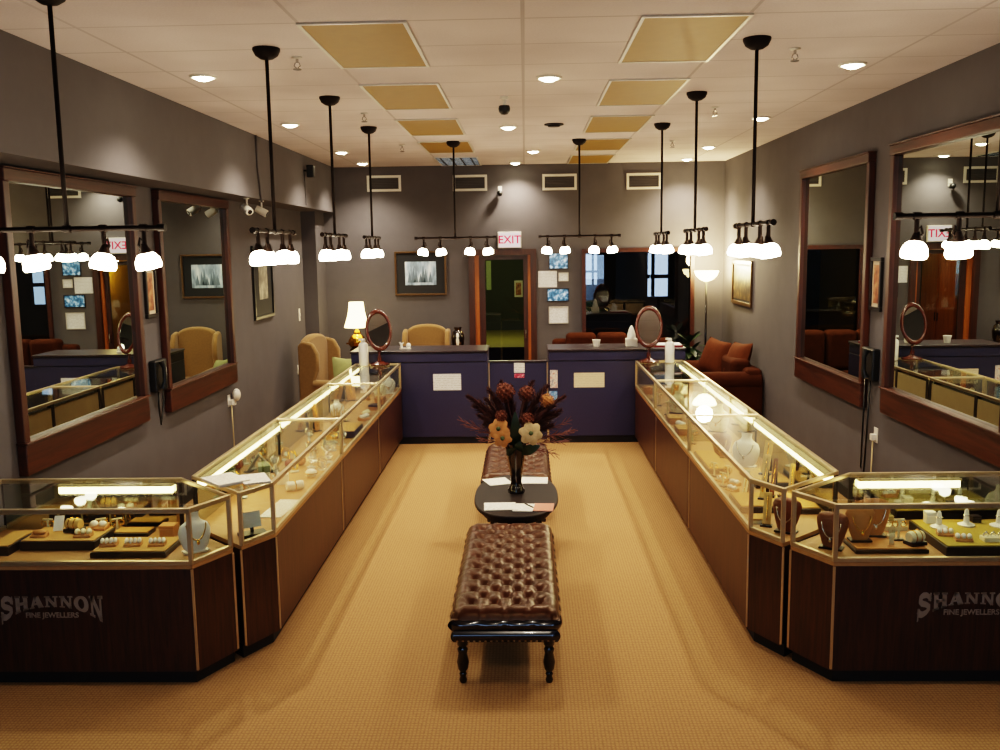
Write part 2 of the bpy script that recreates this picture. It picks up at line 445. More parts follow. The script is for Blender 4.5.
# shopfront wall behind the viewer: piers, sill and a wide window
b = MB()
b.bb(XL-.2, -2.9, YF-.2, YF, 0, ZC).bb(2.7, XR+.2, YF-.2, YF, 0, ZC).bb(-2.9, 2.7, YF-.2, YF, 0, .40).bb(-2.9, 2.7, YF-.2, YF, 3.4, ZC)
b.bb(-2.9, 2.7, YF-.2, YF, 2.15, 2.35).bb(-1.6, 1.75, YF-.2, YF, .40, 2.15)
struct('wall_front', b, M['wall'])
for k_, (x0, x1, z0, z1) in enumerate([(-2.9,2.7,2.35,3.4),(-2.9,-1.6,.40,2.15),(1.75,2.7,.40,2.15)]):
    fr_ = MB().bb(x0,x1,YF-.12,YF-.06,z0,z0+.05).bb(x0,x1,YF-.12,YF-.06,z1-.05,z1).bb(x0,x0+.05,YF-.12,YF-.06,z0+.05,z1-.05).bb(x1-.05,x1,YF-.12,YF-.06,z0+.05,z1-.05)
    wn = struct(f'window_{k_+5}', fr_, M['doorwood'])
    obj('pane', MB().bb(x0+.05,x1-.05,YF-.095,YF-.085,z0+.05,z1-.05), M['storeglass'], wn)
# the street floor outside both ends
struct('ground', MB().bb(-30,30,-40,YF-.2,-.12,-.02), M['asphalt'])
# baseboards
struct('baseboard_left', MB().bb(XL, XL+.015, YF, 13.75, 0, .1), M['kick'])
struct('baseboard_right', MB().bb(XR-.015, XR, YF, YB, 0, .1), M['kick'])
struct('baseboard_back', MB().bb(-3.08, DX0-.08, YB-.015, YB, 0, .1).bb(DX1+.08, XR-.02, YB-.015, YB, 0, .1), M['kick'])

# rooms behind the back wall
YC = 27.0
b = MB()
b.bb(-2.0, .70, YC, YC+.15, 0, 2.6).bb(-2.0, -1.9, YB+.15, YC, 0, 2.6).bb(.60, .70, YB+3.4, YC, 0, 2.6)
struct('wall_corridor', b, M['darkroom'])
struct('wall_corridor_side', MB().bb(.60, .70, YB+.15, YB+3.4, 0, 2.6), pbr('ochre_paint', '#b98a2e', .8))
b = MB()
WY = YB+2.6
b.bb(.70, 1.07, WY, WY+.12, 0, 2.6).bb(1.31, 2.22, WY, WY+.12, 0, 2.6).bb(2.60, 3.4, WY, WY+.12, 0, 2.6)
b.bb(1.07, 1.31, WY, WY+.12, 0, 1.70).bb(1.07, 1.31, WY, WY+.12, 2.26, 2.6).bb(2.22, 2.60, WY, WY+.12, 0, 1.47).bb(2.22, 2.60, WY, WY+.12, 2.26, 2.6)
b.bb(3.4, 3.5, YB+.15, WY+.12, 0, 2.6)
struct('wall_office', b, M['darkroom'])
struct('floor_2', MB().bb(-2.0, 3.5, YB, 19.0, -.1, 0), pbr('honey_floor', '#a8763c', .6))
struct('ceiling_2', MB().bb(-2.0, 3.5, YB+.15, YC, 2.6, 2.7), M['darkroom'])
struct('floor_3', MB().bb(-2.0, .70, 19.0, YC, -.1, 0), pbr('olive_vinyl', '#8f8444', .6))
tag(obj('door_mat', MB().bb(-1.7,.5,19.05,22.2,.001,.015), pbr('black_rubber', '#060606', 1.0, spec=0), bevel=.004), 'black floor mat lying in the corridor beyond the glazed door', 'mat')
l = bpy.data.lights.new('corridor_far_lamp','POINT'); l.energy = 170; l.color = (1,.96,.62); l.shadow_soft_size = .1
o = bpy.data.objects.new('corridor_far_lamp', l); COL.objects.link(o); o.location = (-.6, 23.6, 2.45)
o = obj('window_stand_in', MB().bb(-.07,.07,-.004,-.001,-.42,.42), pbr('pale_green_stand_in', '#a9b88a', .5)); o.location = (-1.06, YC, 1.60); tag(o, 'tall pale green strip standing in for a bright window at the far corridor end', 'window_stand_in')  # pale strip added in place of a narrow window's glow
t = thing('framed_picture', 'small framed picture on the far end wall of the corridor', 'picture', (-.20, YC, 1.20))
obj('frame', MB().bb(-.12,.12,-.02,-.006,-.24,.24), M['white'], t)
obj('print', MB().bb(-.08,.08,-.024,-.0205,-.18,.18), M['print_red'], t)
w = struct('window_3', MB().bb(1.07,1.31,WY+.03,WY+.07,1.92,1.96).bb(1.21,1.25,WY+.03,WY+.07,1.70,2.26), M['black'])
w = struct('window_4', MB().bb(2.22,2.60,WY+.03,WY+.07,1.80,1.87).bb(2.29,2.35,WY+.03,WY+.07,1.47,2.26), M['black'])

# door_1: dark casing, honey oak jamb, glazed leaf
d1 = struct('door_1', MB().bb(DX0-.07,DX0+.02,YB-.04,YB+.02,0,DZ+.07).bb(DX1-.02,DX1+.07,YB-.04,YB+.02,0,DZ+.07).bb(DX0+.02,DX1-.02,YB-.04,YB+.02,DZ-.02,DZ+.07), M['doorwood'])
obj('jamb', MB().bb(DX0,DX0+.085,YB+.02,YB+.15,0,DZ).bb(DX1-.06,DX1,YB+.02,YB+.15,0,DZ), M['orange_wood'], d1)
lf = obj('leaf', MB().bb(DX0+.085,DX0+.18,YB+.06,YB+.10,0,DZ-.03).bb(DX1-.13,DX1-.06,YB+.06,YB+.10,0,DZ-.03).bb(DX0+.18,DX1-.13,YB+.06,YB+.10,DZ-.09,DZ-.03).bb(DX0+.18,DX1-.13,YB+.06,YB+.10,0,.16), M['doorwood'], d1)
obj('pane', MB().bb(DX0+.18,DX1-.13,YB+.075,YB+.083,.16,DZ-.09), M['doorglass'], lf)
obj('handle', MB().tube([(DX1-.10,YB+.06,1.0),(DX1-.10,YB+.01,1.0),(DX1-.10,YB+.01,1.12),(DX1-.10,YB+.06,1.12)], .009), M['chrome'], lf, smooth=180)
# window_1: dark interior window on the back wall
w1 = struct('window_1', MB().bb(WX0-.06,WX0,YB-.04,YB+.1,WZ0-.06,WZ1+.06).bb(WX1,WX1+.06,YB-.04,YB+.1,WZ0-.06,WZ1+.06).bb(WX0,WX1,YB-.04,YB+.1,WZ1,WZ1+.06).bb(WX0,WX1,YB-.04,YB+.1,WZ0-.06,WZ0), M['mframeh'])
obj('pane', MB().bb(WX0,WX1,YB+.03,YB+.038,WZ0,WZ1), M['winglass'], w1)

# warm lit panel wall of the corridor seen through the door, oak cabinet doors
l = bpy.data.lights.new('corridor_lamp','POINT'); l.energy = 55; l.color = (1,.72,.32); l.shadow_soft_size = .08
o = bpy.data.objects.new('corridor_lamp', l); COL.objects.link(o); o.location = (.42, YB+1.3, 2.3)
t = thing('oak_cupboard', 'honey oak cupboard with two tall doors in the corridor behind the glazed door', 'cupboard', (-1.55, YB+2.2, 0))
obj('carcass', MB().bb(-.3,.3,-.7,.7,0,2.3), M['orange_wood'], t)
for s_ in (-1,1):
    dd = obj('door', MB().bb(.3,.32,.02 if s_>0 else -.68,.68 if s_>0 else -.02,.05,2.25), M['orange_wood'], t, bevel=.006)
    obj('handle', MB().bb(.32,.335,s_*.05-.01,s_*.05+.01,1.0,1.15), M['black'], dd)
# ---------------------------------------------------------------- ceiling fixtures
def panel(x, y, label, lit=False):
    t = thing('ceiling_light_panel', label, 'ceiling light', (x, y, ZC), 0, 'fluorescent panels in the ceiling grid')
    w_, l_ = .57, 1.24
    obj('frame', MB().bb(-w_/2-.02,w_/2+.02,-l_/2-.02,-l_/2,-.012,-.001).bb(-w_/2-.02,w_/2+.02,l_/2,l_/2+.02,-.012,-.001)
        .bb(-w_/2-.02,-w_/2,-l_/2,l_/2,-.012,-.001).bb(w_/2,w_/2+.02,-l_/2,l_/2,-.012,-.001), M['whitemetal'], t)
    if lit:
        b = MB()
        for i in range(4): b.bb(-w_/2+.14*i+.07-.012, -w_/2+.14*i+.07+.012, -l_/2, l_/2, -.012, -.002)
        for j in range(10): b.bb(-w_/2, w_/2, -l_/2+.124*j+.06, -l_/2+.124*j+.072, -.012, -.002)
        obj('louver', b, M['louver'], t)
        obj('reflector', MB().bb(-w_/2,w_/2,-l_/2,l_/2,-.004,-.001), M['print_blue_glow'], t)
    else:
        obj('diffuser', MB().bb(-w_/2,w_/2,-l_/2,l_/2,-.008,-.001), M['amber'], t)
PYS = [5.93, 7.88, 9.83, 11.75, 13.65]
ordn = ['first', 'second', 'third', 'fourth', 'fifth']
for i, y in enumerate(PYS):
    if i < 4: panel(-.945, y, f'amber ceiling panel, {ordn[i]} from the viewer in the row above the wing chair side')
    else: panel(-.945, y, 'silver louvered ceiling panel nearest the back wall, the only one without amber cover', True)
    panel(.955, y, f'amber ceiling panel, {ordn[i]} from the viewer in the row above the brown sofa side')

def spot(x, y, e, size=126, blend=.9, col=(1,.86,.68)):
    l = bpy.data.lights.new('downlight_beam','SPOT'); l.energy = e; l.spot_size = math.radians(size); l.spot_blend = blend
    l.shadow_soft_size = .06; l.color = col
    o = bpy.data.objects.new('downlight_beam', l); COL.objects.link(o); o.location = (x, y, ZC-.03)
    return o
DL = [(-2.29,6.8),(-2.32,9.4),(-2.34,12.1),(-2.35,13.7),(2.32,6.82),(2.36,9.55),(2.37,12.25),(2.38,13.9),(.19,7.1),(-.16,9.9),(.12,12.4),(-.13,14.05)]
DLB = [(0,1.6)]
t0 = thing('recessed_downlight', 'x', 'downlight', (0,0,ZC), 0, 'recessed downlights in the ceiling')
obj('trim_ring', MB().torus((0,0,-.004), .085, .012, 24, 6), M['white'], t0, smooth=180)
obj('lamp', MB().lathe([(.001,-.034),(.035,-.030),(.06,-.018),(.075,-.004),(.001,-.003)], 20), M['dl'], t0, smooth=180)
side = ['side aisle above the wing chair', 'side aisle above the brown sofa']
for i, (x, y) in enumerate(DL):
    lab = (f'round recessed downlight, {ordn[i%4]} from the viewer over the '
           + ('wing chair side' if i < 4 else 'brown sofa side' if i < 8 else 'middle of the aisle'))
    if i == 0: t0.location = (x,y,ZC); t0['label'] = lab
    else: dup(t0, (x,y,ZC), 0, lab)
for x, y in DL: spot(x, y, 390 if abs(x) > 1 else 300)
for x, y in DLB: spot(x, y, 150)

t0 = thing('fire_sprinkler', 'x', 'sprinkler', (0,0,ZC), 0, 'ceiling sprinklers')
obj('flange', MB().lathe([(.035,-.001),(.03,-.008),(.012,-.012)], 14), M['whitemetal'], t0, smooth=180)
obj('head', MB().tube([(0,0,-.01),(0,0,-.035)], .01, 8).tube([(-.012,0,-.035),(-.02,0,-.055),(0,0,-.075)], .004, 6).tube([(.012,0,-.035),(.02,0,-.055),(0,0,-.075)], .004, 6)
    .lathe([(.028,-.075),(.028,-.08)], 12), M['chrome'], t0)
SP = [(-1.467,6.2),(1.755,6.25),(-1.468,8.74),(1.751,8.77),(-1.473,11.44),(1.79,11.5)]
for i, (x,y) in enumerate(SP):
    lab = f'small sprinkler head, {ordn[i//2]} from the viewer on the {"wing chair" if x<0 else "brown sofa"} side of the ceiling'
    if i == 0: t0.location = (x,y,ZC); t0['label'] = lab
    else: dup(t0, (x,y,ZC), 0, lab)
t = thing('dome_camera', 'black dome security camera hanging from the middle of the ceiling', 'security camera', (-.16, 7.95, ZC))
obj('mount', MB().lathe([(.035,-.001),(.035,-.02),(.012,-.025),(.012,-.07),(.03,-.075)], 14), M['white'], t, smooth=40)
obj('dome', MB().lathe([(.045,-.075),(.05,-.1),(.045,-.125),(.028,-.145),(.001,-.15)], 16), M['black'], t, smooth=60)
t = thing('smoke_detector', 'flat brownish detector disc on the ceiling near the hanging camera', 'detector', (.31, 9.75, ZC))
obj('base', MB().lathe([(.10,-.001),(.10,-.012),(.001,-.013)], 20), M['bronze'], t, smooth=40)
obj('cap', MB().lathe([(.07,-.013),(.06,-.028),(.001,-.03)], 20), M['bronze'], t, smooth=40)

# wall vents
t0 = thing('air_vent', 'x', 'vent', (0,YB,3.39), 0, 'white framed air vents on the back wall')
obj('frame', MB().bb(-.26,.26,-.02,-.001,.085,.12).bb(-.26,.26,-.02,-.001,-.12,-.085).bb(-.26,-.225,-.02,-.001,-.085,.085).bb(.225,.26,-.02,-.001,-.085,.085), M['white'], t0)
obj('grille', MB().bb(-.225,.225,-.004,-.001,-.085,.085), pbr('vent_grey', '#4b4745', .7), t0)
b = MB()
for k in range(7): b.box((0,-.009,-.073+.0243*k), (.45,.012,.004), m=RX(.6,3,'X'))
obj('slats', b, M['wall'], t0)
VX = [(-2.14,'over the framed picture corner, nearest the wing chair'),(-.826,'between the framed picture and the exit sign'),(.535,'above the framed certificates'),(1.81,'above the dark window')]
for i, (x, lab) in enumerate(VX):
    if i == 0: t0.location = (x,YB,3.39); t0['label'] = 'white air vent ' + lab
    else: dup(t0, (x,YB,3.385 - .008*i), 0, 'white air vent ' + lab)

# ---------------------------------------------------------------- pendants
def make_pendant():
    t = thing('pendant_light', 'x', 'pendant light', (0,0,ZC), 0, 'four-lamp bronze bar pendants')
    obj('canopy', MB().lathe([(.085,-.001),(.085,-.015),(.07,-.045),(.04,-.065),(.012,-.072)], 20), M['bronze'], t, smooth=50)
    zb = 2.52 - ZC
    obj('rod', MB().tube([(0,0,-.07),(0,0,zb)], .0115, 8), M['bronze'], t, smooth=180)
    b = MB().tube([(-.48,0,zb),(.48,0,zb)], .013, 8)
    for x in (-.47,-.38,-.18,0,.18,.38,.47): b.tube([(x-.018,0,zb),(x+.018,0,zb)], .019, 8)
    obj('bar', b, M['bronze'], t, smooth=50)
    for i, x in enumerate((-.38,-.18,.18,.38)):
        tl = (.30, -.25, .25, -.30)[i]
        R = RX(tl*.5, 3, 'Y') @ RX(.12*(1 if i%2 else -1), 3, 'X')
        sw = Vector((x, 0, zb-.105))
        a = obj('lamp_arm', MB().tube([(x,0,zb),(x,0,zb-.085)], .012, 8).tube([(x,0,zb-.07),(x+tl*.07,0,zb-.05),(x+tl*.10,0,zb-.085),(x+tl*.02,0,zb-.115)], .007, 6)
            .lathe([(.014,.03),(.02,.01),(.03,-.012),(.032,-.022)], 12, sw, m=R), M['bronze'], t, smooth=50)
        obj('lamp_shade', MB().lathe([(.028,-.016),(.046,-.028),(.060,-.052),(.064,-.082),(.058,-.096),(.02,-.100)], 12, sw, m=R), M['shade'], a, smooth=180)
    return t
P0 = make_pendant()
PEND = [(-2.25,4.55,0,'bronze bar pendant over the corner case below the large mirror on the wing chair side'),
 (2.26,4.55,0,'bronze bar pendant over the corner case below the large mirror on the sofa side'),
 (-1.59,5.92,PI/2,'bronze bar pendant over the aisle cases, first in the row on the wing chair side'),
 (-1.59,7.80,PI/2,'bronze bar pendant over the aisle cases, second in the row on the wing chair side'),
 (-1.59,9.72,PI/2,'bronze bar pendant over the aisle cases, last in the row before the table lamp'),
 (1.43,5.92,PI/2,'bronze bar pendant over the aisle cases, first in the row on the brown sofa side'),
 (1.43,7.92,PI/2,'bronze bar pendant over the aisle cases, second in the row on the brown sofa side'),
 (1.43,9.86,PI/2,'bronze bar pendant over the aisle cases, last in the row before the floor lamp'),
 (-.83,11.15,0,'bronze bar pendant over the navy counter, in front of the glazed door'),
 (.65,11.15,0,'bronze bar pendant over the navy counter, in front of the certificates')]
for i, (x,y,rz,lab) in enumerate(PEND):
    if i == 0: P0.location = (x,y,ZC); P0['label'] = lab
    else: dup(P0, (x,y,ZC), rz, lab)

# ---------------------------------------------------------------- wall mirrors
def wall_mirror(label, x, sgn, y0, y1, z0, z1):
    # sgn: direction of the room
    t = thing('wall_mirror', label, 'mirror', (x, (y0+y1)/2, z0), 0, 'large framed wall mirrors')
    L = (y1-y0)/2; H = z1-z0; s = sgn
    def bx(d0,d1,a,b_,c,d): return MB().bb(s*d0, s*d1, a, b_, c, d)
    obj('top_rail', bx(.002,.07,-L,L,H-.09,H-.012).bb(s*.002,s*.08,-L-.01,L+.01,H-.012,H), M['mframeh'], t, bevel=.006)
    obj('bottom_rail', bx(.002,.065,-L,L,0,.205).bb(s*.002,s*.08,-L-.01,L+.01,.205,.22), M['mframeh'], t, bevel=.006)
    for q in (-1,1):
        obj('stile', bx(.002,.06,q*L-(.07 if q>0 else 0),q*L+(.07 if q<0 else 0),.22,H-.09), M['mframe'], t, bevel=.006)
    obj('mirror_glass', bx(.002,.02,-L+.07,L-.07,.22,H-.09), M['mirror'], t)
    return t
wall_mirror('tall framed wall mirror beside the small picture, above the wing chair side aisle cases', XL, 1, 8.24, 10.2, .95, 2.95)
wall_mirror('wide framed wall mirror above the corner case with the stacked ring trays', XL, 1, 5.78, 7.76, .97, 2.95)
wall_mirror('tall framed wall mirror between the brown sofa and the black wall phone', XR, -1, 8.22, 10.24, .94, 3.17)
wall_mirror('wide framed wall mirror above the corner case with white ring cones', XR, -1, 5.75, 7.76, .98, 3.18)

# ---------------------------------------------------------------- display cases
def inset(poly, ds):
    n = len(poly); out = []
    def ln(i):
        a, b_ = Vector(poly[i]), Vector(poly[(i+1)%n]); d = (b_-a).normalized(); nrm = Vector((-d.y, d.x))
        return a + nrm*ds[i], d
    for i in range(n):
        p, d = ln(i-1 if i else n-1); q, e = ln(i)
        cr = d.x*e.y - d.y*e.x
        t_ = ((q-p).x*e.y - (q-p).y*e.x)/cr
        out.append(tuple(p + d*t_))
    return out
ZD, ZT = .70, 1.02
def case(label, poly, kinds, cut=None, group='glass display cases', trims=(), nback=2, litspan=(0,1)):
    """poly counter-clockwise; kinds per edge: g glass, b back, e end/wall, j joint"""
    c = Vector(poly[0]); loc = (c.x, c.y, 0)
    P = [(p[0]-c.x, p[1]-c.y) for p in poly]; n = len(P)
    t = thing('display_case', label, 'display case', loc, 0, group)
    kp = inset(P, [.05 if k == 'g' else .004 for k in kinds])
    obj('toe_kick', MB().prism(kp, 0, .085), M['kick'], t)
    obj('base', MB().prism(inset(P, [.002]*n), .085, .675), M['case_wood'], t)
    obj('deck', MB().prism(inset(P, [.003]*n), .677, ZD), M['deck'], t)
    fr = MB()
    ip = inset(P, [.012]*n)
    for i, k in enumerate(kinds):
        a, b_ = ip[i], ip[(i+1)%n]
        if k in 'ge':
            fr.bar((a[0],a[1],ZD+.012), (b_[0],b_[1],ZD+.012), .022, .024)
        if k == 'j': fr.bar((a[0],a[1],ZT-.011), (b_[0],b_[1],ZT-.011), .016, .022)
        else: fr.bar((a[0],a[1],ZT-.014), (b_[0],b_[1],ZT-.014), .024, .028)
    for i in range(n):
        k0, k1 = kinds[i-1], kinds[i]
        if 'g' in (k0, k1):
            fr.bb(ip[i][0]-.012, ip[i][0]+.012, ip[i][1]-.012, ip[i][1]+.012, ZD, ZT)
    obj('frame', fr, M['gold'], t, bevel=.002, segs=1)
    for i, k in enumerate(kinds):
        a, b_ = Vector(ip[i]), Vector(ip[(i+1)%n]); d = (b_-a).normalized()
        if k == 'g':
            a2, b2 = a+d*.01, b_-d*.01
            obj('glass_panel', MB().bar((a2.x,a2.y,(ZD+ZT)/2), (b2.x,b2.y,(ZD+ZT)/2), .005, ZT-ZD-.04), M['glass'], t)
        if k == 'b':
            nrm = Vector((-d.y, d.x)); L = (b_-a).length
            a2, b2 = a+d*.02+nrm*.012, b_-d*.02+nrm*.012
            obj('back_mirror', MB().bar((a2.x,a2.y,ZD+.145), (b2.x,b2.y,ZD+.145), .004, .288), M['backmirror'], t)
            o_ = -nrm*.004
            for q in range(nback):
                p0 = a + d*(L*q/nback+.03) + o_; p1 = a + d*(L*(q+1)/nback-.03) + o_
                obj('sliding_panel', MB().bar((p0.x,p0.y,ZD+.14), (p1.x,p1.y,ZD+.14), .008, .25), M['cream'], t)
            o2 = -nrm*.004
            for q in range(nback+1):
                p0 = a + d*(L*q/nback) + o2; p0 = p0 + d*(.025 if q == 0 else -.025 if q == nback else 0)
                obj('back_stile', MB().box((p0.x,p0.y,(ZD+ZT)/2-.01), (.05,.014,ZT-ZD-.03), math.atan2(d.y,d.x)), M['backframe'], t)
            s0, s1 = litspan
            p0 = a + d*(L*s0+.04) + nrm*.035; p1 = a + d*(L*s1-.04) + nrm*.035
            h = obj('light_housing', MB().bar((p0.x,p0.y,ZT-.034), (p1.x,p1.y,ZT-.034), .045, .010), M['housing'], t)
            obj('light_tube', MB().bar((p0.x,p0.y,ZT-.064), (p1.x,p1.y,ZT-.064), .022, .044), M['strip'], h, bevel=.008)
    obj('top_glass', MB().prism(inset(P, [.018]*n), ZT-.012, ZT-.006), M['glass'], t)
    for (x, y, ang) in trims:
        obj('trim_strip', MB().box((x-c.x, y-c.y, .385), (.012,.012,.58), ang), M['gold'], t)
    return t

OX = -.22
def mir(poly, dx=0): return [(OX - p[0] + dx, p[1]) for p in reversed(poly)]
NL = [(-3.28,4.83),(-1.84,4.83),(-1.70,5.115),(-2.13,5.53),(-3.28,5.53)]
c_nl = case('glass corner display case with stacked ring trays, below the wide mirror, wing chair side', NL, 'ggjbe', trims=[(-1.843,4.832,0),(-1.705,5.112,.6)], litspan=(0,.70))
NR = [(3.0,4.83),(3.0,5.53),(1.94,5.53),(1.485,5.115),(1.64,4.83)]
c_nr = case('glass corner display case with white ring cones, below the wide mirror on the sofa side', NR, 'ebjgg', trims=[(1.643,4.832,0),(1.49,5.112,-.6)], litspan=(.34,1))
S1 = [(-1.665,5.15),(-1.53,5.40),(-1.53,7.50),(-2.09,7.50),(-2.09,5.565)]
case('first aisle display case, wing chair side, with a white leaflet and green box', S1, 'ggjbj', trims=[(-1.67,5.152,.6),(-1.533,5.402,0),(-1.533,7.40,0)])
def rect(x0,x1,y0,y1): return [(x0,y0),(x1,y0),(x1,y1),(x0,y1)]
case('middle aisle display case on the wing chair side, with a yellow hand form inside', [(-1.53,7.505),(-1.53,9.5),(-2.09,9.5),(-2.09,7.505)], 'gjbj', trims=[(-1.533,9.35,0)])
case('last aisle display case on the wing chair side, carrying an oval mirror and white bottle', [(-1.53,9.505),(-1.53,11.17),(-2.09,11.17),(-2.09,9.505)], 'ggbj')
T1 = [(1.90,5.565),(1.90,7.50),(1.32,7.50),(1.32,5.40),(1.455,5.15)]
case('first aisle display case on the brown sofa side, full of tan bracelet ramps', T1, 'bjggj', trims=[(1.46,5.152,-.6),(1.323,5.402,0),(1.323,7.40,0)])
case('middle aisle display case on the brown sofa side, with pale necklace busts', [(1.32,9.5),(1.32,7.505),(1.90,7.505),(1.90,9.5)], 'gjbj', trims=[(1.323,9.35,0)])
case('last aisle display case on the brown sofa side, carrying an oval mirror and white bottle', [(1.32,11.17),(1.32,9.505),(1.90,9.505),(1.90,11.17)], 'gjbg')

# lettering on the two corner cases
def quadstrip(b, p, q, w, n=6):
    p, q = Vector(p), Vector(q); d = (q-p).normalized(); r = Vector((-d.y, d.x))*w/2
    o = len(b.v)
    for i in range(n+1):
        m_ = p.lerp(q, i/n); b.v.append((m_.x+r.x, 0, m_.y+r.y)); b.v.append((m_.x-r.x, 0, m_.y-r.y))
    for i in range(n): b.f.append((o+2*i, o+2*i+1, o+2*i+3, o+2*i+2))
def ribbon(b, pts, w, sub=3):
    P = []
    for i in range(len(pts)-1):
        for k in range(sub): P.append(Vector(pts[i]).lerp(Vector(pts[i+1]), k/sub))
    P.append(Vector(pts[-1])); o = len(b.v); n = len(P); closed = (P[0]-P[-1]).length < 1e-4
    for i, p in enumerate(P):
        a = P[i-1] if i else (P[-2] if closed else P[0]); c = P[i+1] if i < n-1 else (P[1] if closed else P[-1])
        d = (c-a).normalized(); r = Vector((-d.y, d.x))*w/2*(1 if w < .2 else .55+.45*abs(d.y) if closed else .75+.25*abs(d.x))
        b.v.append((p.x+r.x, 0, p.y+r.y)); b.v.append((p.x-r.x, 0, p.y-r.y))
    for i in range(n-1): b.f.append((o+2*i, o+2*i+1, o+2*i+3, o+2*i+2))
LET = {
 'H': [((.22,0),(.22,1),.24),((.78,0),(.78,1),.24),((.2,.5),(.8,.5),.16),((.02,.95),(.42,.95),.1),((.58,.95),(.98,.95),.1),((.02,.05),(.42,.05),.1),((.58,.05),(.98,.05),.1)],
 'A': [((.16,0),(.46,1),.15),((.5,1),(.82,0),.28),((.28,.33),(.72,.33),.13),((0,.05),(.34,.05),.1),((.62,.05),(1,.05),.1),((.36,.96),(.62,.96),.08)],
 'N': [((.2,0),(.2,1),.12),((.8,0),(.8,1),.12),((.2,.97),(.8,.03),.19),((.02,.95),(.4,.95),.1),((.62,.95),(.98,.95),.1),((.02,.05),(.38,.05),.1)],
}
LET['S'] = []; LET['O'] = []
SPTS = [(.88,.66),(.80,.82),(.62,.90),(.40,.89),(.22,.80),(.20,.67),(.34,.57),(.60,.48),(.80,.36),(.80,.22),(.64,.11),(.40,.10),(.20,.18),(.10,.34)]
OPTS = [(.5+.37*math.cos(2*PI*k/20), .5+.42*math.sin(2*PI*k/20)) for k in range(20)] + [(.87,.5)]
def logo(parent, xc, y, x0, x1):
    b = MB(); W = x1-x0; pitch = W/7
    for i, ch in enumerate('SHANNON'):
        o = len(b.v)
        for p, q, w_ in LET[ch]: quadstrip(b, p, q, w_*1.22)
        if ch == 'S': ribbon(b, SPTS, .25); quadstrip(b, (.90,.58), (.90,1.0), .09); quadstrip(b, (.09,-.05), (.09,.42), .09)
        if ch == 'O': ribbon(b, OPTS, .30)
        for k in range(o, len(b.v)):
            u, _, v = b.v[k]; x = x0 + pitch*(i + .03 + u*.94)
            f = abs(2*(x-x0)/W - 1); h = .062 + .100*f**2.4
            b.v[k] = (x, y, .528 - (1-v)*h)
    for v in range(len(b.v)): b.v[v] = (b.v[v][0]-parent.location.x, b.v[v][1]-parent.location.y, b.v[v][2])
    obj('lettering', b, M['logo'], parent, solid=.002)
    tx = text_mesh('FINE JEWELLERS', .042).xf(Matrix.Translation(((x0+x1)/2-parent.location.x, y-parent.location.y, .418)) @ Matrix.Rotation(PI/2,4,'X'))
    obj('lettering', tx, M['logo'], parent)
logo(c_nl, 0, 4.826, -2.93, -2.345)
logo(c_nr, 0, 4.826, 2.087, 2.672)

# ---------------------------------------------------------------- navy counters and gate
def counter(label, x0, x1):
    t = thing('service_counter', label, 'counter', ((x0+x1)/2, 11.2, 0))
    w_ = (x1-x0)/2
    obj('toe_kick', MB().bb(-w_+.01,w_-.01,.03,.55,0,.09), M['navykick'], t)
    obj('front_panel', MB().bb(-w_,w_,.0,.58,.09,1.02), M['navy'], t, bevel=.004)
    obj('upper_band', MB().bb(-w_,w_,-.012,.58,1.025,1.135), M['navy'], t, bevel=.004)
    obj('countertop', MB().bb(-w_-.01,w_+.01,-.03,.60,1.138,1.165), M['navytop'], t, bevel=.008)
    return t
counter('navy service counter with a white printed notice, on the wing chair side of the gate', -2.14, -.475)
counter('navy service counter with stickers on its edge, on the brown sofa side of the gate', .275, 1.93)
t = thing('counter_gate', 'low navy swing gate between the two service counters', 'gate', (-.10, 11.26, 0))
obj('panel', MB().bb(-.35,.35,0,.05,.04,1.0), M['navy'], t, bevel=.004)
obj('top_cap', MB().bb(-.36,.36,-.01,.06,1.002,1.022), M['navytop'], t, bevel=.004)
for s_ in (-1,1): obj('edge_strip', MB().bb(s_*.357-.006,s_*.357+.006,-.006,.05,.04,1.0), M['gold'], t)
# notices and stickers
def sheet(name, label, cat, x, y, z, w_, h_, mat, group=None, frame=None):
    if frame:
        t = thing(name, label, cat, (x,y,z), 0, group)
        obj('frame', MB().bb(-w_/2,w_/2,-.015,-.001,h_/2-.012,h_/2).bb(-w_/2,w_/2,-.015,-.001,-h_/2,-h_/2+.012).bb(-w_/2,-w_/2+.012,-.015,-.001,-h_/2+.012,h_/2-.012).bb(w_/2-.012,w_/2,-.015,-.001,-h_/2+.012,h_/2-.012), frame, t)
        obj('sheet', MB().bb(-w_/2+.012,w_/2-.012,-.008,-.001,-h_/2+.012,h_/2-.012), mat, t)
        return t
    o = obj(name, MB().bb(-w_/2,w_/2,-.003,-.001,-h_/2,h_/2), mat); o.location = (x,y,z)
    return tag(o, label, cat, group)
sheet('paper_notice', 'white printed notice on the navy counter, wing chair side', 'notice', -.97, 11.2, .775, .34, .20, M['ppr'])
sheet('paper_notice', 'cream printed notice on the navy counter, sofa side', 'notice', .765, 11.2, .782, .37, .18, notice_mat('cream_notice', '#d9cbb0', '#b3a68f'))
sheet('paper_notice', 'small white card stuck to the top of the navy gate', 'notice', -.085, 11.26, .935, .13, .12, M['ppr'])
sheet('sticker', 'pink and black sticker below the white card on the gate', 'sticker', -.085, 11.26, .835, .12, .05, print_mat('pink_sticker', ['#141014', '#c43a58', '#e8c0c8'], 40))
sheet('sticker', 'tall red and white photo sticker on the edge of the navy counter', 'sticker', .335, 11.2, .80, .09, .22, print_mat('photo_sticker', ['#a83a3a', '#e8dcd4', '#5a6a8a'], 22))
sheet('sticker', 'square blue sticker on the edge of the navy counter', 'sticker', .325, 11.2, .58, .10, .14, print_mat('blue_sticker', ['#2d5a98', '#6a9ac8', '#d0e0ea'], 24))

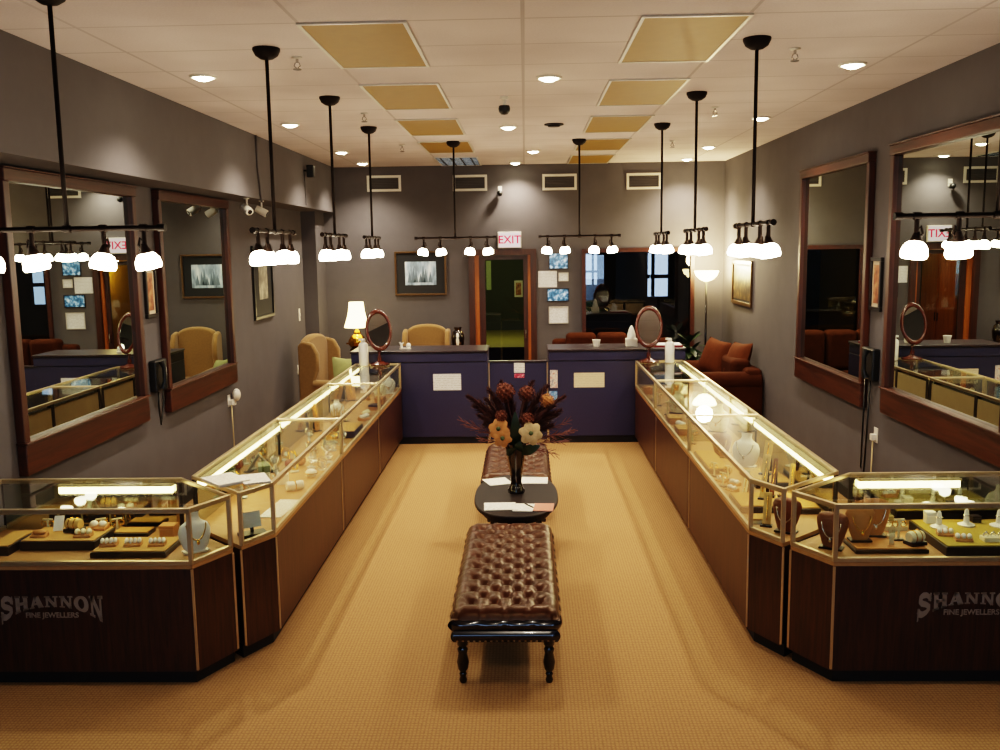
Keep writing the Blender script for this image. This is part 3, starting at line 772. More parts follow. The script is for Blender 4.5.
# ---------------------------------------------------------------- back wall items
t = thing('exit_sign', 'white lit exit sign with red letters above the glazed door', 'exit sign', (-.236, YB, 2.51))
obj('housing', MB().bb(-.18,.18,-.05,-.001,-.125,.125), M['white'], t, bevel=.006)
obj('face', MB().bb(-.165,.165,-.054,-.0505,-.11,.11), M['exit'], t)
obj('lettering', text_mesh('EXIT', .17).xf(Matrix.Translation((0,-.0555,0)) @ Matrix.Rotation(PI/2,4,'X')), M['exitred'], t)
def picture(name, label, wall, a, z, w_, h_, frame, fw, matb, mw, pr, group=None):
    # wall: 'B' back (faces -Y), 'L' (faces +X), 'R' (faces -X); a is the coordinate along the wall
    loc = {'B': (a, YB, z), 'L': (XL, a, z), 'R': (XR, a, z)}[wall]
    rz = {'B': 0, 'L': PI/2, 'R': -PI/2}[wall]
    t = thing(name, label, 'picture', loc, rz, group)
    obj('frame', MB().bb(-w_/2,w_/2,-.03,-.001,h_/2-fw,h_/2).bb(-w_/2,w_/2,-.03,-.001,-h_/2,-h_/2+fw).bb(-w_/2,-w_/2+fw,-.03,-.001,-h_/2+fw,h_/2-fw).bb(w_/2-fw,w_/2,-.03,-.001,-h_/2+fw,h_/2-fw), frame, t, bevel=.005)
    obj('mat_board', MB().bb(-w_/2+fw,w_/2-fw,-.012,-.001,-h_/2+fw,h_/2-fw), matb, t)
    obj('print', MB().bb(-w_/2+fw+mw,w_/2-fw-mw,-.015,-.0125,-h_/2+fw+mw,h_/2-fw-mw), pr, t)
    return t
pt = picture('framed_picture', 'black framed pale blue landscape print on the back wall above the wing chair', 'B', -1.615, 2.02, .80, .68, M['gframe'], .03, M['darkmat'], .13, M['print_blue_glow'])
bb_ = MB()
for k, (x, h_) in enumerate([(-.17,.16),(-.11,.24),(-.07,.20),(.0,.14),(.04,.27),(.08,.22),(.15,.17)]):
    bb_.add([(x-.035,-.0165,-.14),(x+.035,-.0165,-.14),(x,-.0165,-.14+h_)], [(0,1,2)])
obj('print', bb_, pbr('grey_blue_trees', '#6a7c8a', .6), pt)
picture('framed_picture', 'tall narrow framed print on the wall above the cream wing chair, beside the tall mirror', 'L', 11.58, 2.01, .86, .90, M['pframe'], .04, M['darkmat'], .20, M['print_mono'])
picture('framed_picture', 'small framed russet print between the two wall mirrors on the wing chair side', 'L', 8.06, 2.06, .24, .46, M['pframe'], .035, M['mat_board'], .03, M['print_red'])
picture('framed_picture', 'small framed russet print between the two wall mirrors on the sofa side', 'R', 8.08, 2.04, .25, .46, M['pframe'], .035, M['mat_board'], .03, M['print_red'])
picture('framed_picture', 'gilt framed dark picture on the wall above the brown sofa beside the floor lamp', 'R', 13.05, 1.86, 1.15, .62, M['gframe'], .05, M['darkmat'], .03, M['print_sepia'])
sheet('framed_photo', 'blue and white glossy photo, topmost on the wall between door and dark window', 'framed photo', .513, YB, 2.18, .30, .25, M['print_win_glow'], frame=M['pframe'])
sheet('certificate', 'wide white certificate below the topmost blue photo, beside the door', 'certificate', .342, YB, 1.905, .29, .25, M['ppr'])
sheet('certificate', 'small white card framed beside the wide white certificate', 'certificate', .588, YB, 1.935, .15, .13, M['ppr'], frame=M['whitemetal'])
sheet('framed_photo', 'blue and white glossy photo below the certificates, with a black frame', 'framed photo', .502, YB, 1.66, .34, .20, M['print_win_glow'], frame=M['pframe'])
sheet('certificate', 'lowest framed white certificate on the wall above the sofa back', 'certificate', .508, YB, 1.35, .30, .26, M['ppr'], frame=M['whitemetal'])
t = thing('security_camera', 'small black security camera on the back wall above the exit sign', 'security camera', (-.371, YB, 3.24))
obj('bracket', MB().bb(-.03,.03,-.02,-.001,-.03,.08).tube([(0,-.02,.03),(0,-.08,.0)], .012, 8), M['white'], t)
obj('body', MB().ell((0,-.10,-.03), (.045,.06,.045)), M['black'], t, smooth=180)

# soffit cameras and speaker
def soffit_cam(label, y, lens):
    t = thing('security_camera', label, 'security camera', (-2.99, y, 2.965))
    obj('bracket', MB().tube([(0,0,-.001),(0,0,-.09)], .010, 8).lathe([(.03,-.001),(.03,-.01)], 12), M['white'], t, smooth=50)
    R = RX(lens,3,'Z') @ RX(.5,3,'Y')
    obj('body', MB().lathe([(.001,-.07),(.036,-.07),(.042,.0),(.042,.06),(.001,.06)], 14, (0,0,-.12), m=R @ RX(PI/2,3,'Y')), M['white'], t, smooth=50)
    obj('lens', MB().lathe([(.001,.062),(.025,.062),(.025,.07),(.001,.072)], 12, (0,0,-.12), m=R @ RX(PI/2,3,'Y')), M['black'], t, smooth=50)
soffit_cam('white security camera under the soffit, nearer the tall mirror', 10.05, -.7)
soffit_cam('white security camera under the soffit, at the foot of the conduit', 10.62, .1)
tag(obj('conduit', MB().tube([(SOF+.012,10.2,ZC-.005),(SOF+.012,10.2,3.3),(SOF+.014,10.25,3.1),(SOF+.012,10.3,2.93)], .012, 8), M['wall'], smooth=180), 'painted cable conduit running down the soffit to a white camera', 'conduit')
t = thing('wall_speaker', 'small black speaker high on the soffit near the back wall', 'speaker', (SOF, 12.4, 3.44))
obj('bracket', MB().tube([(.001,0,0),(.05,0,0)], .014, 8), M['black'], t, smooth=50)
obj('body', MB().bb(.045,.14,-.06,.06,-.09,.07), M['black'], t, bevel=.015)
obj('conduit', MB().tube([(.008,0,-.02),(.008,.02,-.45)], .006, 6), M['wall'], t)

# wall phones, switch, outlets
def phone(label, loc, s, cordpts):
    t = thing('wall_phone', label, 'telephone', loc, 0)
    obj('body', MB().bb(s*.002,s*.07,-.13,.13,-.15,.13), M['black'], t, bevel=.015)
    obj('handset', MB().tube([(s*.095,-.06,-.12),(s*.115,-.06,-.06),(s*.115,-.06,.06),(s*.095,-.06,.12)], [.03,.02,.02,.03], 8), M['black'], t, smooth=60)
    obj('label_plate', MB().bb(s*.0702,s*.073,.02,.10,-.03,.05), M['ppr'], t)
    obj('cord', MB().tube([Vector(p) for p in cordpts], .008, 6), M['black'], t, smooth=180)
phone('black wall phone with a looped cord between the mirrors, wing chair side', (XL, 8.06, 1.33), 1,
      [(.05,-.05,-.12),(.05,-.07,-.28),(.04,-.02,-.45),(.05,.03,-.28),(.05,.05,-.12)])
phone('black wall phone with two long cords hanging behind the aisle case, sofa side', (XR, 8.08, 1.36), -1,
      [(-.05,.06,-.12),(-.05,.08,-.5),(-.05,.10,-.95),(-.05,.02,-.98),(-.05,-.02,-.6),(-.05,-.05,-.12)])
def outlet(label, loc, s, adapt, cordlen):
    t = thing('wall_outlet', label, 'outlet', loc, 0)
    obj('plate', MB().bb(s*.001,s*.008,-.04,.04,-.065,.065), M['white'], t, bevel=.002)
    obj('plug', MB().bb(s*.008,s*.05,-.025,.025,-.045,.01), M['white'], t, bevel=.005)
    if adapt: obj('adapter', MB().ell((s*.06,.10,.05), (.045,.055,.07)).bb(s*.008,s*.05,.05,.11,-.06,.0), M['white'], t, smooth=60)
    obj('cord', MB().tube([(s*.03,0,-.04),(s*.03,.01,-.3),(s*.03,.02,-cordlen)], .006, 6), M['cream'], t, smooth=180)
outlet('white wall outlet with plugged adapter below the tall mirror, wing chair side', (XL, 10.04, .76), 1, True, .75)
outlet('white wall outlet with a single cord beside the wing chair', (XL, 13.2, .69), 1, False, .6)
outlet('white wall outlet with a plug below the black phone, sofa side', (XR, 7.97, .74), -1, False, .6)
t = thing('light_switch', 'slim white wall switch above the cream wing chair', 'switch', (XL, 13.4, 1.47))
obj('plate', MB().bb(.001,.01,-.035,.035,-.09,.09), M['white'], t, bevel=.003)
obj('toggle', MB().bb(.01,.02,-.01,.01,-.02,.02), M['white'], t)

# ---------------------------------------------------------------- seating
def wing_chair(label, loc, rz):
    t = thing('wing_chair', label, 'chair', loc, rz)          # faces -Y
    W, D = .36, .38
    obj('base', MB().bb(-W,W,-D,D,.16,.36), M['chair'], t, bevel=.03, segs=3, smooth=60)
    obj('seat_cushion', MB().bb(-W+.10,W-.10,-D-.03,D-.12,.362,.50), M['chair'], t, bevel=.045, segs=4, smooth=60)
    pts = [(-.28,.37),(.28,.37)] + [(.30 - .02*(k>9) , .0) for k in ()]
    top = [(.31,1.12)] + [(.30*math.cos(PI*k/12), 1.14+.12*math.sin(PI*k/12)) for k in range(1,12)] + [(-.31,1.12)]
    obj('backrest', MB().extr([(-.29,.37),(.29,.37)] + top, 'Y', .0, .13).xf(Matrix.Translation((0,D-.15,0)) @ Matrix.Rotation(-.10,4,'X') if False else Matrix.Translation((0,D-.13,0))), M['chair'], t, bevel=.04, segs=4, smooth=60)
    for s_ in (-1,1):
        prof = [(D,.36),(D,1.13),(D-.06,1.19),(D-.22,1.16),(D-.30,1.02),(D-.30,.80),(D-.24,.66),(D-.24,.36)]
        obj('wing', MB().extr(prof, 'X', s_*(W-.075), s_*W), M['chair'], t, bevel=.03, segs=3, smooth=60)
        b = MB().bb(s_*(W-.10),s_*W,-D,D-.20,.36,.58)
        b.tube([(s_*(W-.03),-D-.01,.60),(s_*(W-.03),D-.22,.61)], [.065,.06], 14)
        obj('armrest', b, M['chair'], t, bevel=.012, smooth=60)
        for q in (-1,1):
            obj('leg', MB().tube([(s_*(W-.06),q*(D-.06),.17),(s_*(W-.05),q*(D-.05),.09),(s_*(W-.06),q*(D-.06),.0)], [.03,.022,.018], 8), M['ebony'], t, smooth=60)
    return t
wing_chair('tan wing chair facing the viewer against the back wall, under the framed picture', (-1.51, 13.75, 0), 0)
wing_chair('tan wing chair in the corner before the table lamp, turned toward the room', (-2.62, 12.55, 0), PI/2-.25)
def pillow(name, label, loc, rot, mat, s_=.23, th=.085):
    def fn(u, v, q):
        x, y = 2*u-1, 2*v-1
        e = (1-abs(x)**2.6)*(1-abs(y)**2.6)
        k = 1 - .08*(1-abs(x))*abs(y)**2 
        return ((x*s_)*(1-.06*(1-abs(y)**2)*0), y*s_*k, q*th*max(0,e)**.55)
    b = MB().grid(lambda u, v: fn(u,v,1), 16, 16).grid(lambda u, v: fn(u,v,-1), 16, 16)
    o = obj(name, b, mat, smooth=180); o.location = loc; o.rotation_euler = rot
    return tag(o, label, 'pillow')
pillow('throw_pillow', 'sage green throw pillow leaning in the corner wing chair', (-2.42, 12.35, .74), (1.25, .15, .75), M['sage'], .22)

def sofa(label, loc, rz, W, H, armz, nseat, nback, D=.45):
    t = thing('sofa', label, 'sofa', loc, rz)                 # faces -Y
    obj('base', MB().bb(-W,W,-D+.04,D,.06,.32), M['sofa'], t, bevel=.03, segs=3, smooth=60)
    wi = (2*W-.44)
    for k in range(nseat):
        x0 = -W+.22 + wi*k/nseat
        obj('seat_cushion', MB().bb(x0+.005,x0+wi/nseat-.005,-D,D-.24,.322,.50), M['sofa'], t, bevel=.05, segs=4, smooth=60)
    obj('backrest', MB().bb(-W+.02,W-.02,D-.22,D,.32,H-.1), M['sofa'], t, bevel=.06, segs=4, smooth=60)
    for k in range(nback):
        x0 = -W+.22 + wi*k/nback
        obj('back_cushion', MB().bb(x0+.005,x0+wi/nback-.005,D-.36,D-.10,.50,H).xf(Matrix.Identity(4)), M['sofa'], t, bevel=.07, segs=4, smooth=60)
    for s_ in (-1,1):
        b = MB().bb(s_*(W-.20),s_*W,-D,D,.08,armz-.10)
        b.lathe([(.001,-D-.01),(.09,-D-.01),(.12,-D+.02),(.12,D-.02),(.09,D),(.001,D)], 20, (s_*(W-.10),0,armz-.10), m=RX(PI/2,3,'X').inverted())
        obj('armrest', b, M['sofa'], t, bevel=.015, smooth=60)
    for sx in (-1,1):
        for sy in (-1,1): obj('leg', MB().tube([(sx*(W-.08),sy*(D-.08),.08),(sx*(W-.08),sy*(D-.08),0)], [.03,.022], 8), M['ebony'], t)
    return t
sofa('rust brown sofa along the back wall under the dark window', (1.30, 13.80, 0), 0, .92, 1.10, .72, 2, 3)
sofa('rust brown loveseat against the side wall beside the aisle cases', (2.55, 12.45, 0), -PI/2, .72, .92, .76, 1, 1, .46)
pillow('throw_pillow', 'rust throw pillow on the loveseat, leaning toward the floor lamp', (2.60, 12.78, .86), (1.22, .10, -1.15), M['sofapillow'], .25, .10)
pillow('throw_pillow', 'rust throw pillow on the loveseat, closer to the wall', (2.80, 12.26, .87), (1.22, -.05, -1.3), M['sofapillow'], .25, .10)

# ---------------------------------------------------------------- lamps, tables, plant
t = thing('end_table', 'dark end table under the brass table lamp', 'table', (-2.52, 13.62, 0))
obj('tabletop', MB().lathe([(.001,.63),(.27,.63),(.28,.645),(.27,.66),(.001,.66)], 28), M['tabletop'], t, smooth=40)
obj('pedestal', MB().lathe([(.03,.05),(.045,.12),(.025,.2),(.05,.4),(.03,.5),(.06,.63)], 14), M['ebony'], t, smooth=60)
obj('base', MB().lathe([(.2,0),(.2,.03),(.06,.06)], 24), M['ebony'], t, smooth=40)
t = thing('table_lamp', 'brass urn table lamp with a lit cream pleated shade', 'lamp', (-2.50, 13.62, .66))
obj('urn', MB().lathe([(.07,0),(.075,.02),(.045,.05),(.05,.08),(.11,.2),(.12,.27),(.09,.30)], 20), pbr('dark_brass_urn', '#3a2412', .3, metal=.5), t, smooth=60)
obj('neck', MB().lathe([(.095,.30),(.13,.34),(.135,.40),(.10,.46),(.05,.50),(.055,.53),(.02,.56),(.012,.62)], 20).torus((-.12,0,.36),.04,.01,14,6,m=None).torus((.12,0,.36),.04,.01,14,6), M['brass'], t, smooth=60)
pr = []
b = MB(); nseg = 48
prof = [(.185,.60),(.168,.65),(.14,.74),(.118,.84),(.105,.97)]
o_ = len(b.v)
for r, z in prof:
    for k in range(nseg):
        an = 2*PI*k/nseg; rr = r*(1+.02*math.cos(12*an)); b.v.append((rr*math.cos(an), rr*math.sin(an), z))
for i in range(len(prof)-1):
    for k in range(nseg): b.f.append((i*nseg+k, i*nseg+(k+1)%nseg, (i+1)*nseg+(k+1)%nseg, (i+1)*nseg+k))
obj('lamp_shade', b, M['lampshade'], t, smooth=180)
t = thing('floor_lamp', 'dark torchiere floor lamp with a glowing bowl beside the dark window', 'lamp', (2.68, 13.85, 0))
obj('base', MB().lathe([(.15,0),(.15,.02),(.04,.05),(.015,.08)], 24), M['ebony'], t, smooth=40)
obj('pole', MB().tube([(0,0,.06),(0,0,1.88)], .015, 10), M['ebony'], t, smooth=180)
obj('bowl', MB().lathe([(.03,1.86),(.09,1.885),(.15,1.94),(.18,2.01),(.17,2.01),(.001,1.95)], 24), M['torch'], t, smooth=60)
l = bpy.data.lights.new('torchiere_glow','POINT'); l.energy = 150; l.color = (1,.78,.42); l.shadow_soft_size = .12
o = bpy.data.objects.new('torchiere_glow', l); COL.objects.link(o); o.location = (2.68, 13.85, 2.16)

t = thing('side_table', 'small dark side table with an urn beside the wing chair under the picture', 'table', (-1.03, 13.95, 0))
obj('tabletop', MB().bb(-.115,.115,-.115,.115,.83,.86), M['tabletop'], t, bevel=.004)
for sx in (-1,1):
    for sy in (-1,1): obj('leg', MB().bb(sx*.095-.015,sx*.095+.015,sy*.095-.015,sy*.095+.015,0,.83), M['tabletop'], t)
t = thing('urn_vase', 'dark urn with a pale front panel on the small side table', 'vase', (-1.03, 13.95, .86))
obj('body', MB().lathe([(.05,0),(.06,.02),(.09,.10),(.10,.2),(.08,.28),(.045,.31),(.06,.34),(.06,.355)], 20), M['vase'], t, smooth=60)
obj('panel', MB().ell((0,-.072,.17), (.035,.03,.11)), M['whiteform'], t, smooth=180)
t = thing('potted_plant', 'leafy dark green plant in a planter beneath the dark window', 'plant', (2.43, 13.72, 0))
obj('planter', MB().lathe([(.11,0),(.15,.30),(.16,.32),(.14,.32),(.001,.30)], 20), M['terracotta'], t, smooth=40)
obj('stem', MB().tube([(0,0,.28),(.02,.01,.6),(.0,.02,.9)], .015, 6).tube([(.01,0,.3),(-.08,.03,.8)], .01, 6), M['bark'], t)
b = MB(); rnd = random.Random(3)
for k in range(46):
    an = rnd.uniform(0,2*PI); el = rnd.uniform(-.3,1.0); L = rnd.uniform(.2,.3)
    st = Vector((.03*math.cos(an),.03*math.sin(an),rnd.uniform(.6,1.0)))
    d = Vector((math.cos(an)*math.cos(el), math.sin(an)*math.cos(el), math.sin(el)))
    sd = d.cross(Vector((0,0,1))).normalized()
    def fn(u, v, st=st, d=d, sd=sd, L=L):
        wv = .05*math.sin(PI*min(1,v*.95+.05))*(2*u-1)
        return st + d*L*v + sd*wv + Vector((0,0,-.28*L*v*v + .01*abs(2*u-1)))
    b.grid(fn, 2, 5)
obj('foliage', b, M['leaf'], t, smooth=180)

# oval vanity mirrors on the last cases
def vanity(label, loc, rz):
    t = thing('vanity_mirror', label, 'mirror', loc, rz)
    obj('base', MB().lathe([(.10,0),(.105,.015),(.06,.03),(.025,.05)], 24, sx=1.2), M['vanity'], t, smooth=50)
    obj('post', MB().lathe([(.02,.045),(.028,.08),(.016,.12),(.02,.17)], 14), M['vanity'], t, smooth=60)
    R = RX(PI/2 - .2,3,'X')
    obj('frame', MB().torus((0,0,.42), (.145), .020, 40, 8, 1.0, 1.55, R), M['vanity'], t, smooth=180)
    obj('mirror_glass', MB().lathe([(.001,-.004),(.138,-.004),(.138,.004),(.001,.004)], 40, (0,0,.42), 1.0, 1.55, R), M['clearmirror'], t, smooth=30)
    return t
vanity('mahogany oval vanity mirror on the last aisle case, beside the table lamp', (-1.76, 11.0, ZT), .45)
vanity('mahogany oval vanity mirror on the last aisle case, before the dark window', (1.46, 11.0, ZT), -.12)
def bottle(label, loc, r, h_):
    t = thing('spray_bottle', label, 'bottle', loc)
    obj('body', MB().lathe([(r*.95,0),(r,.01),(r,h_*.78),(r*.7,h_*.84),(r*.4,h_*.86)], 18), M['bottle'], t, smooth=50)
    obj('cap', MB().lathe([(r*.45,h_*.86),(r*.45,h_*.95),(r*.2,h_)], 12).bb(-r*.9,r*.3,-r*.25,r*.25,h_*.93,h_), M['bottle'], t)
bottle('tall white pump bottle beside the oval mirror on the wing chair side case', (-1.95, 11.0, ZT), .058, .32)
bottle('tall white pump bottle beside the oval mirror on the sofa side case', (1.70, 10.95, ZT), .055, .29)
t = thing('tissue_holder', 'pointed white tissue stack on the navy counter behind the oval mirror', 'tissue holder', (1.30, 11.42, 1.165))
obj('box', MB().bb(-.07,.07,-.06,.06,0,.10), M['white'], t, bevel=.008)
obj('tissue', MB().lathe([(.055,.10),(.05,.15),(.035,.2),(.02,.24),(.004,.26)], 9), M['bottle'], t, smooth=60)
t = thing('paper_cup', 'small white cup on the navy counter below the certificates', 'cup', (.87, 11.42, 1.165))
obj('body', MB().lathe([(.035,0),(.05,.085),(.046,.085),(.033,.006),(.001,.006)], 18), M['white'], t, smooth=40)
obj('rim', MB().torus((0,0,.085), .048, .004, 18, 6), M['white'], t, smooth=180)
t = thing('figurine', 'little white figurine pair on the navy counter behind the wing chair side case', 'figurine', (-1.50, 11.42, 1.165))
obj('base', MB().bb(-.07,.07,-.03,.03,0,.012), M['white'], t)
obj('body', MB().tube([(-.05,0,.01),(-.05,0,.05),(-.075,0,.085)], [.018,.016,.008], 8).tube([(-.05,0,.05),(-.02,0,.085)], [.012,.006], 8).ell((.04,0,.045), (.03,.02,.032)), M['bottle'], t, smooth=60)
t = thing('red_folder', 'red cloth folder lying on the far end of the navy counter', 'folder', (1.74, 11.40, 1.165))
obj('cover', MB().bb(-.17,.17,-.13,.13,0,.02), M['red'], t, bevel=.004)
obj('sheets', MB().bb(-.165,.16,-.125,.125,.0205,.03), M['ppr'], t)

# ---------------------------------------------------------------- tufted benches and table
def bench(label, y0, y1, xc):
    L = (y1-y0); W = .60
    t = thing('tufted_bench', label, 'bench', (xc, (y0+y1)/2, 0))
    nx, ny = 4, round(L/.215)
    px, py = W*.86/nx, (L*.94)/ny
    btn = []
    for j in range(ny*2+1):
        for i in range(nx+1):
            x = -W*.43 + px*(i + (.5 if j%2 else 0)); y = -L*.47 + py*j/2
            if abs(x) < W/2-.05 and abs(y) < L/2-.05: btn.append((x,y))
    H0, H1 = .315, .435
    def top(u, v):
        x, y = (u-.5)*W, (v-.5)*L
        ex = max(0, (abs(x)-(W/2-.07))/.07); ey = max(0, (abs(y)-(L/2-.07))/.07)
        e = min(1, math.hypot(ex, ey)); z = H1 - .052*(1-math.sqrt(max(0,1-e*e)))
        dx = ((x + W*.43)/px) ; dy = ((y + L*.47)/(py/2))/2
        a = (dx+dy)%1; b_ = (dx-dy)%1
        cr = min(min(a,1-a), min(b_,1-b_))*min(px,py)
        fade = max(0, 1-e*.8)
        z -= .012*math.exp(-(cr/.010)**2)*fade
        d2 = min(((x-q[0])**2+(y-q[1])**2) for q in btn); z -= .026*math.exp(-d2/.0012)
        z += .012*(1-e)*(1-math.exp(-d2/.006))
        return (x, y, z)
    b = MB().grid(top, 56, int(56*L/W))
    cu = obj('cushion', b, M['leather'], t, smooth=180)
    def side(z0, h_, amp, pleat, ins):
        w2, l2 = W/2-ins, L/2-ins; per = 4*(w2+l2)
        def fn(u, v):
            s_ = u*per
            if s_ < 2*w2: x, y, nx_, ny_ = -w2+s_, -l2, 0, -1
            elif s_ < 2*w2+2*l2: x, y, nx_, ny_ = w2, -l2+(s_-2*w2), 1, 0
            elif s_ < 4*w2+2*l2: x, y, nx_, ny_ = w2-(s_-2*w2-2*l2), l2, 0, 1
            else: x, y, nx_, ny_ = -w2, l2-(s_-4*w2-2*l2), -1, 0
            ph = abs(math.sin(PI*s_/(2*w2/4))) if pleat else 1
            bulge = amp*math.sin(PI*v)*(.25+.75*ph**.4)
            return (x+nx_*bulge, y+ny_*bulge, z0+v*h_)
        return fn
    obj('cushion_border', MB().grid(side(.322, .062, .022, True, .006), 200, 10), M['leatherband'], t, smooth=180)
    obj('apron', MB().grid(side(.252, .066, .016, False, .014), 200, 10).bb(-W/2+.02,W/2-.02,-L/2+.02,L/2-.02,.252,.32), M['leatherband'], t, smooth=60)
    nb = MB()
    for k in range(18):
        x = -W/2+.035 + (W-.07)*k/17
        for s_ in (-1,1): nb.ell((x, s_*(L/2-.008), .264), (.008,.005,.008), 6, 4)
    for k in range(int(L/.032)):
        y = -L/2+.04 + (L-.08)*k/(int(L/.032)-1)
        for s_ in (-1,1): nb.ell((s_*(W/2-.008), y, .264), (.005,.008,.008), 6, 4)
    obj('nailhead_trim', nb, M['nail'], t, smooth=180)
    for sx in (-1,1):
        for sy in (-1,1):
            obj('leg', MB().lathe([(.03,.25),(.03,.22),(.02,.21),(.03,.195),(.024,.17),(.034,.12),(.028,.08),(.016,.06),(.022,.05),(.016,.035),(.022,.015),(.018,0)], 14, (sx*(W/2-.06), sy*(L/2-.06), 0)), M['ebony'], t, smooth=60)
    return t
bench('brown tufted leather bench nearest the viewer, with nailhead trim and turned legs', 4.82, 6.48, -.13)
bench('brown tufted leather bench behind the flower vase, facing the navy gate', 7.86, 9.20, -.10)
t = thing('oval_table', 'low dark oval table between the two leather benches', 'table', (-.09, 7.17, 0))
b = MB()
pts = [( .33*math.copysign(abs(math.cos(2*PI*k/48))**.8, math.cos(2*PI*k/48)), .63*math.copysign(abs(math.sin(2*PI*k/48))**.8, math.sin(2*PI*k/48))) for k in range(48)]
obj('tabletop', MB().prism(pts, .425, .455), M['tabletop'], t, bevel=.008)
obj('apron', MB().prism([(p[0]*.85,p[1]*.85) for p in pts], .37, .424), M['tabletop'], t)
for sx in (-1,1):
    for sy in (-1,1): obj('leg', MB().tube([(sx*.17,sy*.36,.38),(sx*.18,sy*.37,.2),(sx*.2,sy*.4,0)], [.026,.02,.016], 10), M['ebony'], t, smooth=60)
TZ = .455
def leaflet(name, label, cat, x, y, w_, l_, rz, mat, z=TZ, th=.006):
    t = thing(name, label, cat, (x,y,z), rz)
    obj('cover', MB().bb(-w_/2,w_/2,-l_/2,l_/2,th*.5+.0005,th), mat, t)
    obj('pages', MB().bb(-w_/2+.004,w_/2-.004,-l_/2+.004,l_/2-.004,.0005,th*.5), M['white'], t)
    return t
leaflet('magazine', 'open white brochure on the oval table, behind the vase toward the wing chair', 'magazine', -.25, 7.55, .20, .22, .35, M['pprh'])
leaflet('magazine', 'white printed brochure on the oval table, behind the vase toward the sofa', 'magazine', .06, 7.58, .22, .21, -.05, M['pprh'])
leaflet('magazine', 'wide white magazine on the oval table in front of the vase', 'magazine', -.21, 6.80, .24, .20, .05, M['pprh'])
leaflet('magazine', 'white magazine in the middle of the front edge of the oval table', 'magazine', -.03, 6.76, .15, .20, -.1, M['pprh'], TZ, .008)
leaflet('pink_pad', 'pink paper pad at the front of the oval table', 'paper pad', .12, 6.77, .15, .20, -.06, M['pink'])
tag(obj('pen', MB().tube([(-.02,6.84,TZ+.014),(.04,6.74,TZ+.012)], .005, 6), M['black']), 'black pen lying between the white magazine and pink pad', 'pen')

# ---------------------------------------------------------------- vase with dried flowers
VX_, VY_, VZ_ = -.09, 7.22, TZ
t = thing('flower_vase', 'tall dark fluted glass vase on the oval table', 'vase', (VX_, VY_, VZ_))
b = MB(); prof = [(.065,0),(.068,.02),(.05,.05),(.04,.09),(.048,.16),(.062,.26),(.075,.34),(.085,.40),(.08,.40),(.06,.30)]
ns = 32
for r, z in prof:
    for k in range(ns):
        an = 2*PI*k/ns; rr = r*(1+.05*math.cos(8*an)); b.v.append((rr*math.cos(an), rr*math.sin(an), z))
for i in range(len(prof)-1):
    for k in range(ns): b.f.append((i*ns+k, i*ns+(k+1)%ns, (i+1)*ns+(k+1)%ns, (i+1)*ns+k))
b.f.append(tuple(range(ns-1,-1,-1)))
obj('body', b, M['vase'], t, smooth=60)
FB = Vector((VX_, VY_, VZ_+.33))
def bez(tip, n=10, lift=.5):
    tip = Vector(tip); c = FB + Vector((0,0,(tip-FB).length*lift)); c = c.lerp((FB+tip)/2, .35)
    return [FB*(1-k/n)**2 + c*2*(k/n)*(1-k/n) + tip*(k/n)**2 for k in range(n+1)]
def plume(tip, label, rnd, w_=.032):
    P = bez(tip); o = thing('dried_plume', label, 'dried plume', P[0], 0, 'burgundy plumes in the vase')
    P = [p - FB for p in P]
    obj('stem', MB().tube(P, .004, 5), M['straw'], o)
    b = MB()
    for k in range(150):
        f = .42 + .58*k/150; i = min(9, int(f*10)); fr_ = f*10 - i
        p = P[i].lerp(P[i+1], fr_); d = (P[i+1]-P[i]).normalized()
        a = d.orthogonal().normalized(); a = Matrix.Rotation(rnd.uniform(0,2*PI),3,d) @ a
        L = w_*2.0*math.sin(PI*min(1,(f-.40)/.62))**.6 + .012
        q = p + d*L*.9 + a*L*.7
        sd = d.cross(a).normalized()*.008
        b.add([p-sd, p+sd, q], [(0,1,2)])
    b.tube([P[4],P[5],P[6],P[7],P[8],P[9],P[10]], [.004,.016,.024,.026,.022,.014,.003], 7)
    obj('feathers', b, M['plume'], o)
def spray(tip, label, rnd):
    P = bez(tip, 10, .25); o = thing('dried_grass_spray', label, 'dried grass', P[0], 0, 'wispy grass sprays in the vase')
    P = [p - FB for p in P]
    obj('stem', MB().tube(P, .0025, 4), M['straw'], o)
    b = MB()
    for k in range(16):
        f = .55 + .40*k/16; i = min(9, int(f*10)); p = P[i].lerp(P[min(10,i+1)], f*10-i); d = (P[10]-P[6]).normalized()
        a = Matrix.Rotation(rnd.uniform(0,2*PI),3,d) @ d.orthogonal().normalized()
        q = p + d*.06 + a*.035; b.tube([p, (p+q)/2, q], [.001,.003,.001], 4)
    obj('seed_heads', b, M['straw'], o)
def hydrangea(c, R, label, rnd, mat='hydr', grp='rust dried blooms in the vase'):
    c = Vector(c); o = thing('dried_bloom', label, 'dried flower', FB, 0, grp)
    P = [p - FB for p in bez(c)]
    obj('stem', MB().tube(P, .005, 5), M['straw'], o)
    b = MB()
    for k in range(60):
        z = 1-2*(k+.5)/60; an = k*2.39996; rr = math.sqrt(1-z*z)
        d = Vector((rr*math.cos(an), rr*math.sin(an), z)); p = c-FB + d*R*rnd.uniform(.8,1.05)
        a = d.orthogonal().normalized(); e = d.cross(a)
        for q in range(4):
            th = PI/2*q + k; u_ = a*math.cos(th)+e*math.sin(th); w2 = d.cross(u_)
            s_ = R*.30
            b.add([p, p+u_*s_*.6+w2*s_*.4+d*.004, p+u_*s_+d*.008, p+u_*s_*.6-w2*s_*.4+d*.004], [(0,1,2,3)])
    b.ell(c-FB, R*.75, 10, 6)
    obj('petals', b, M[mat], o)
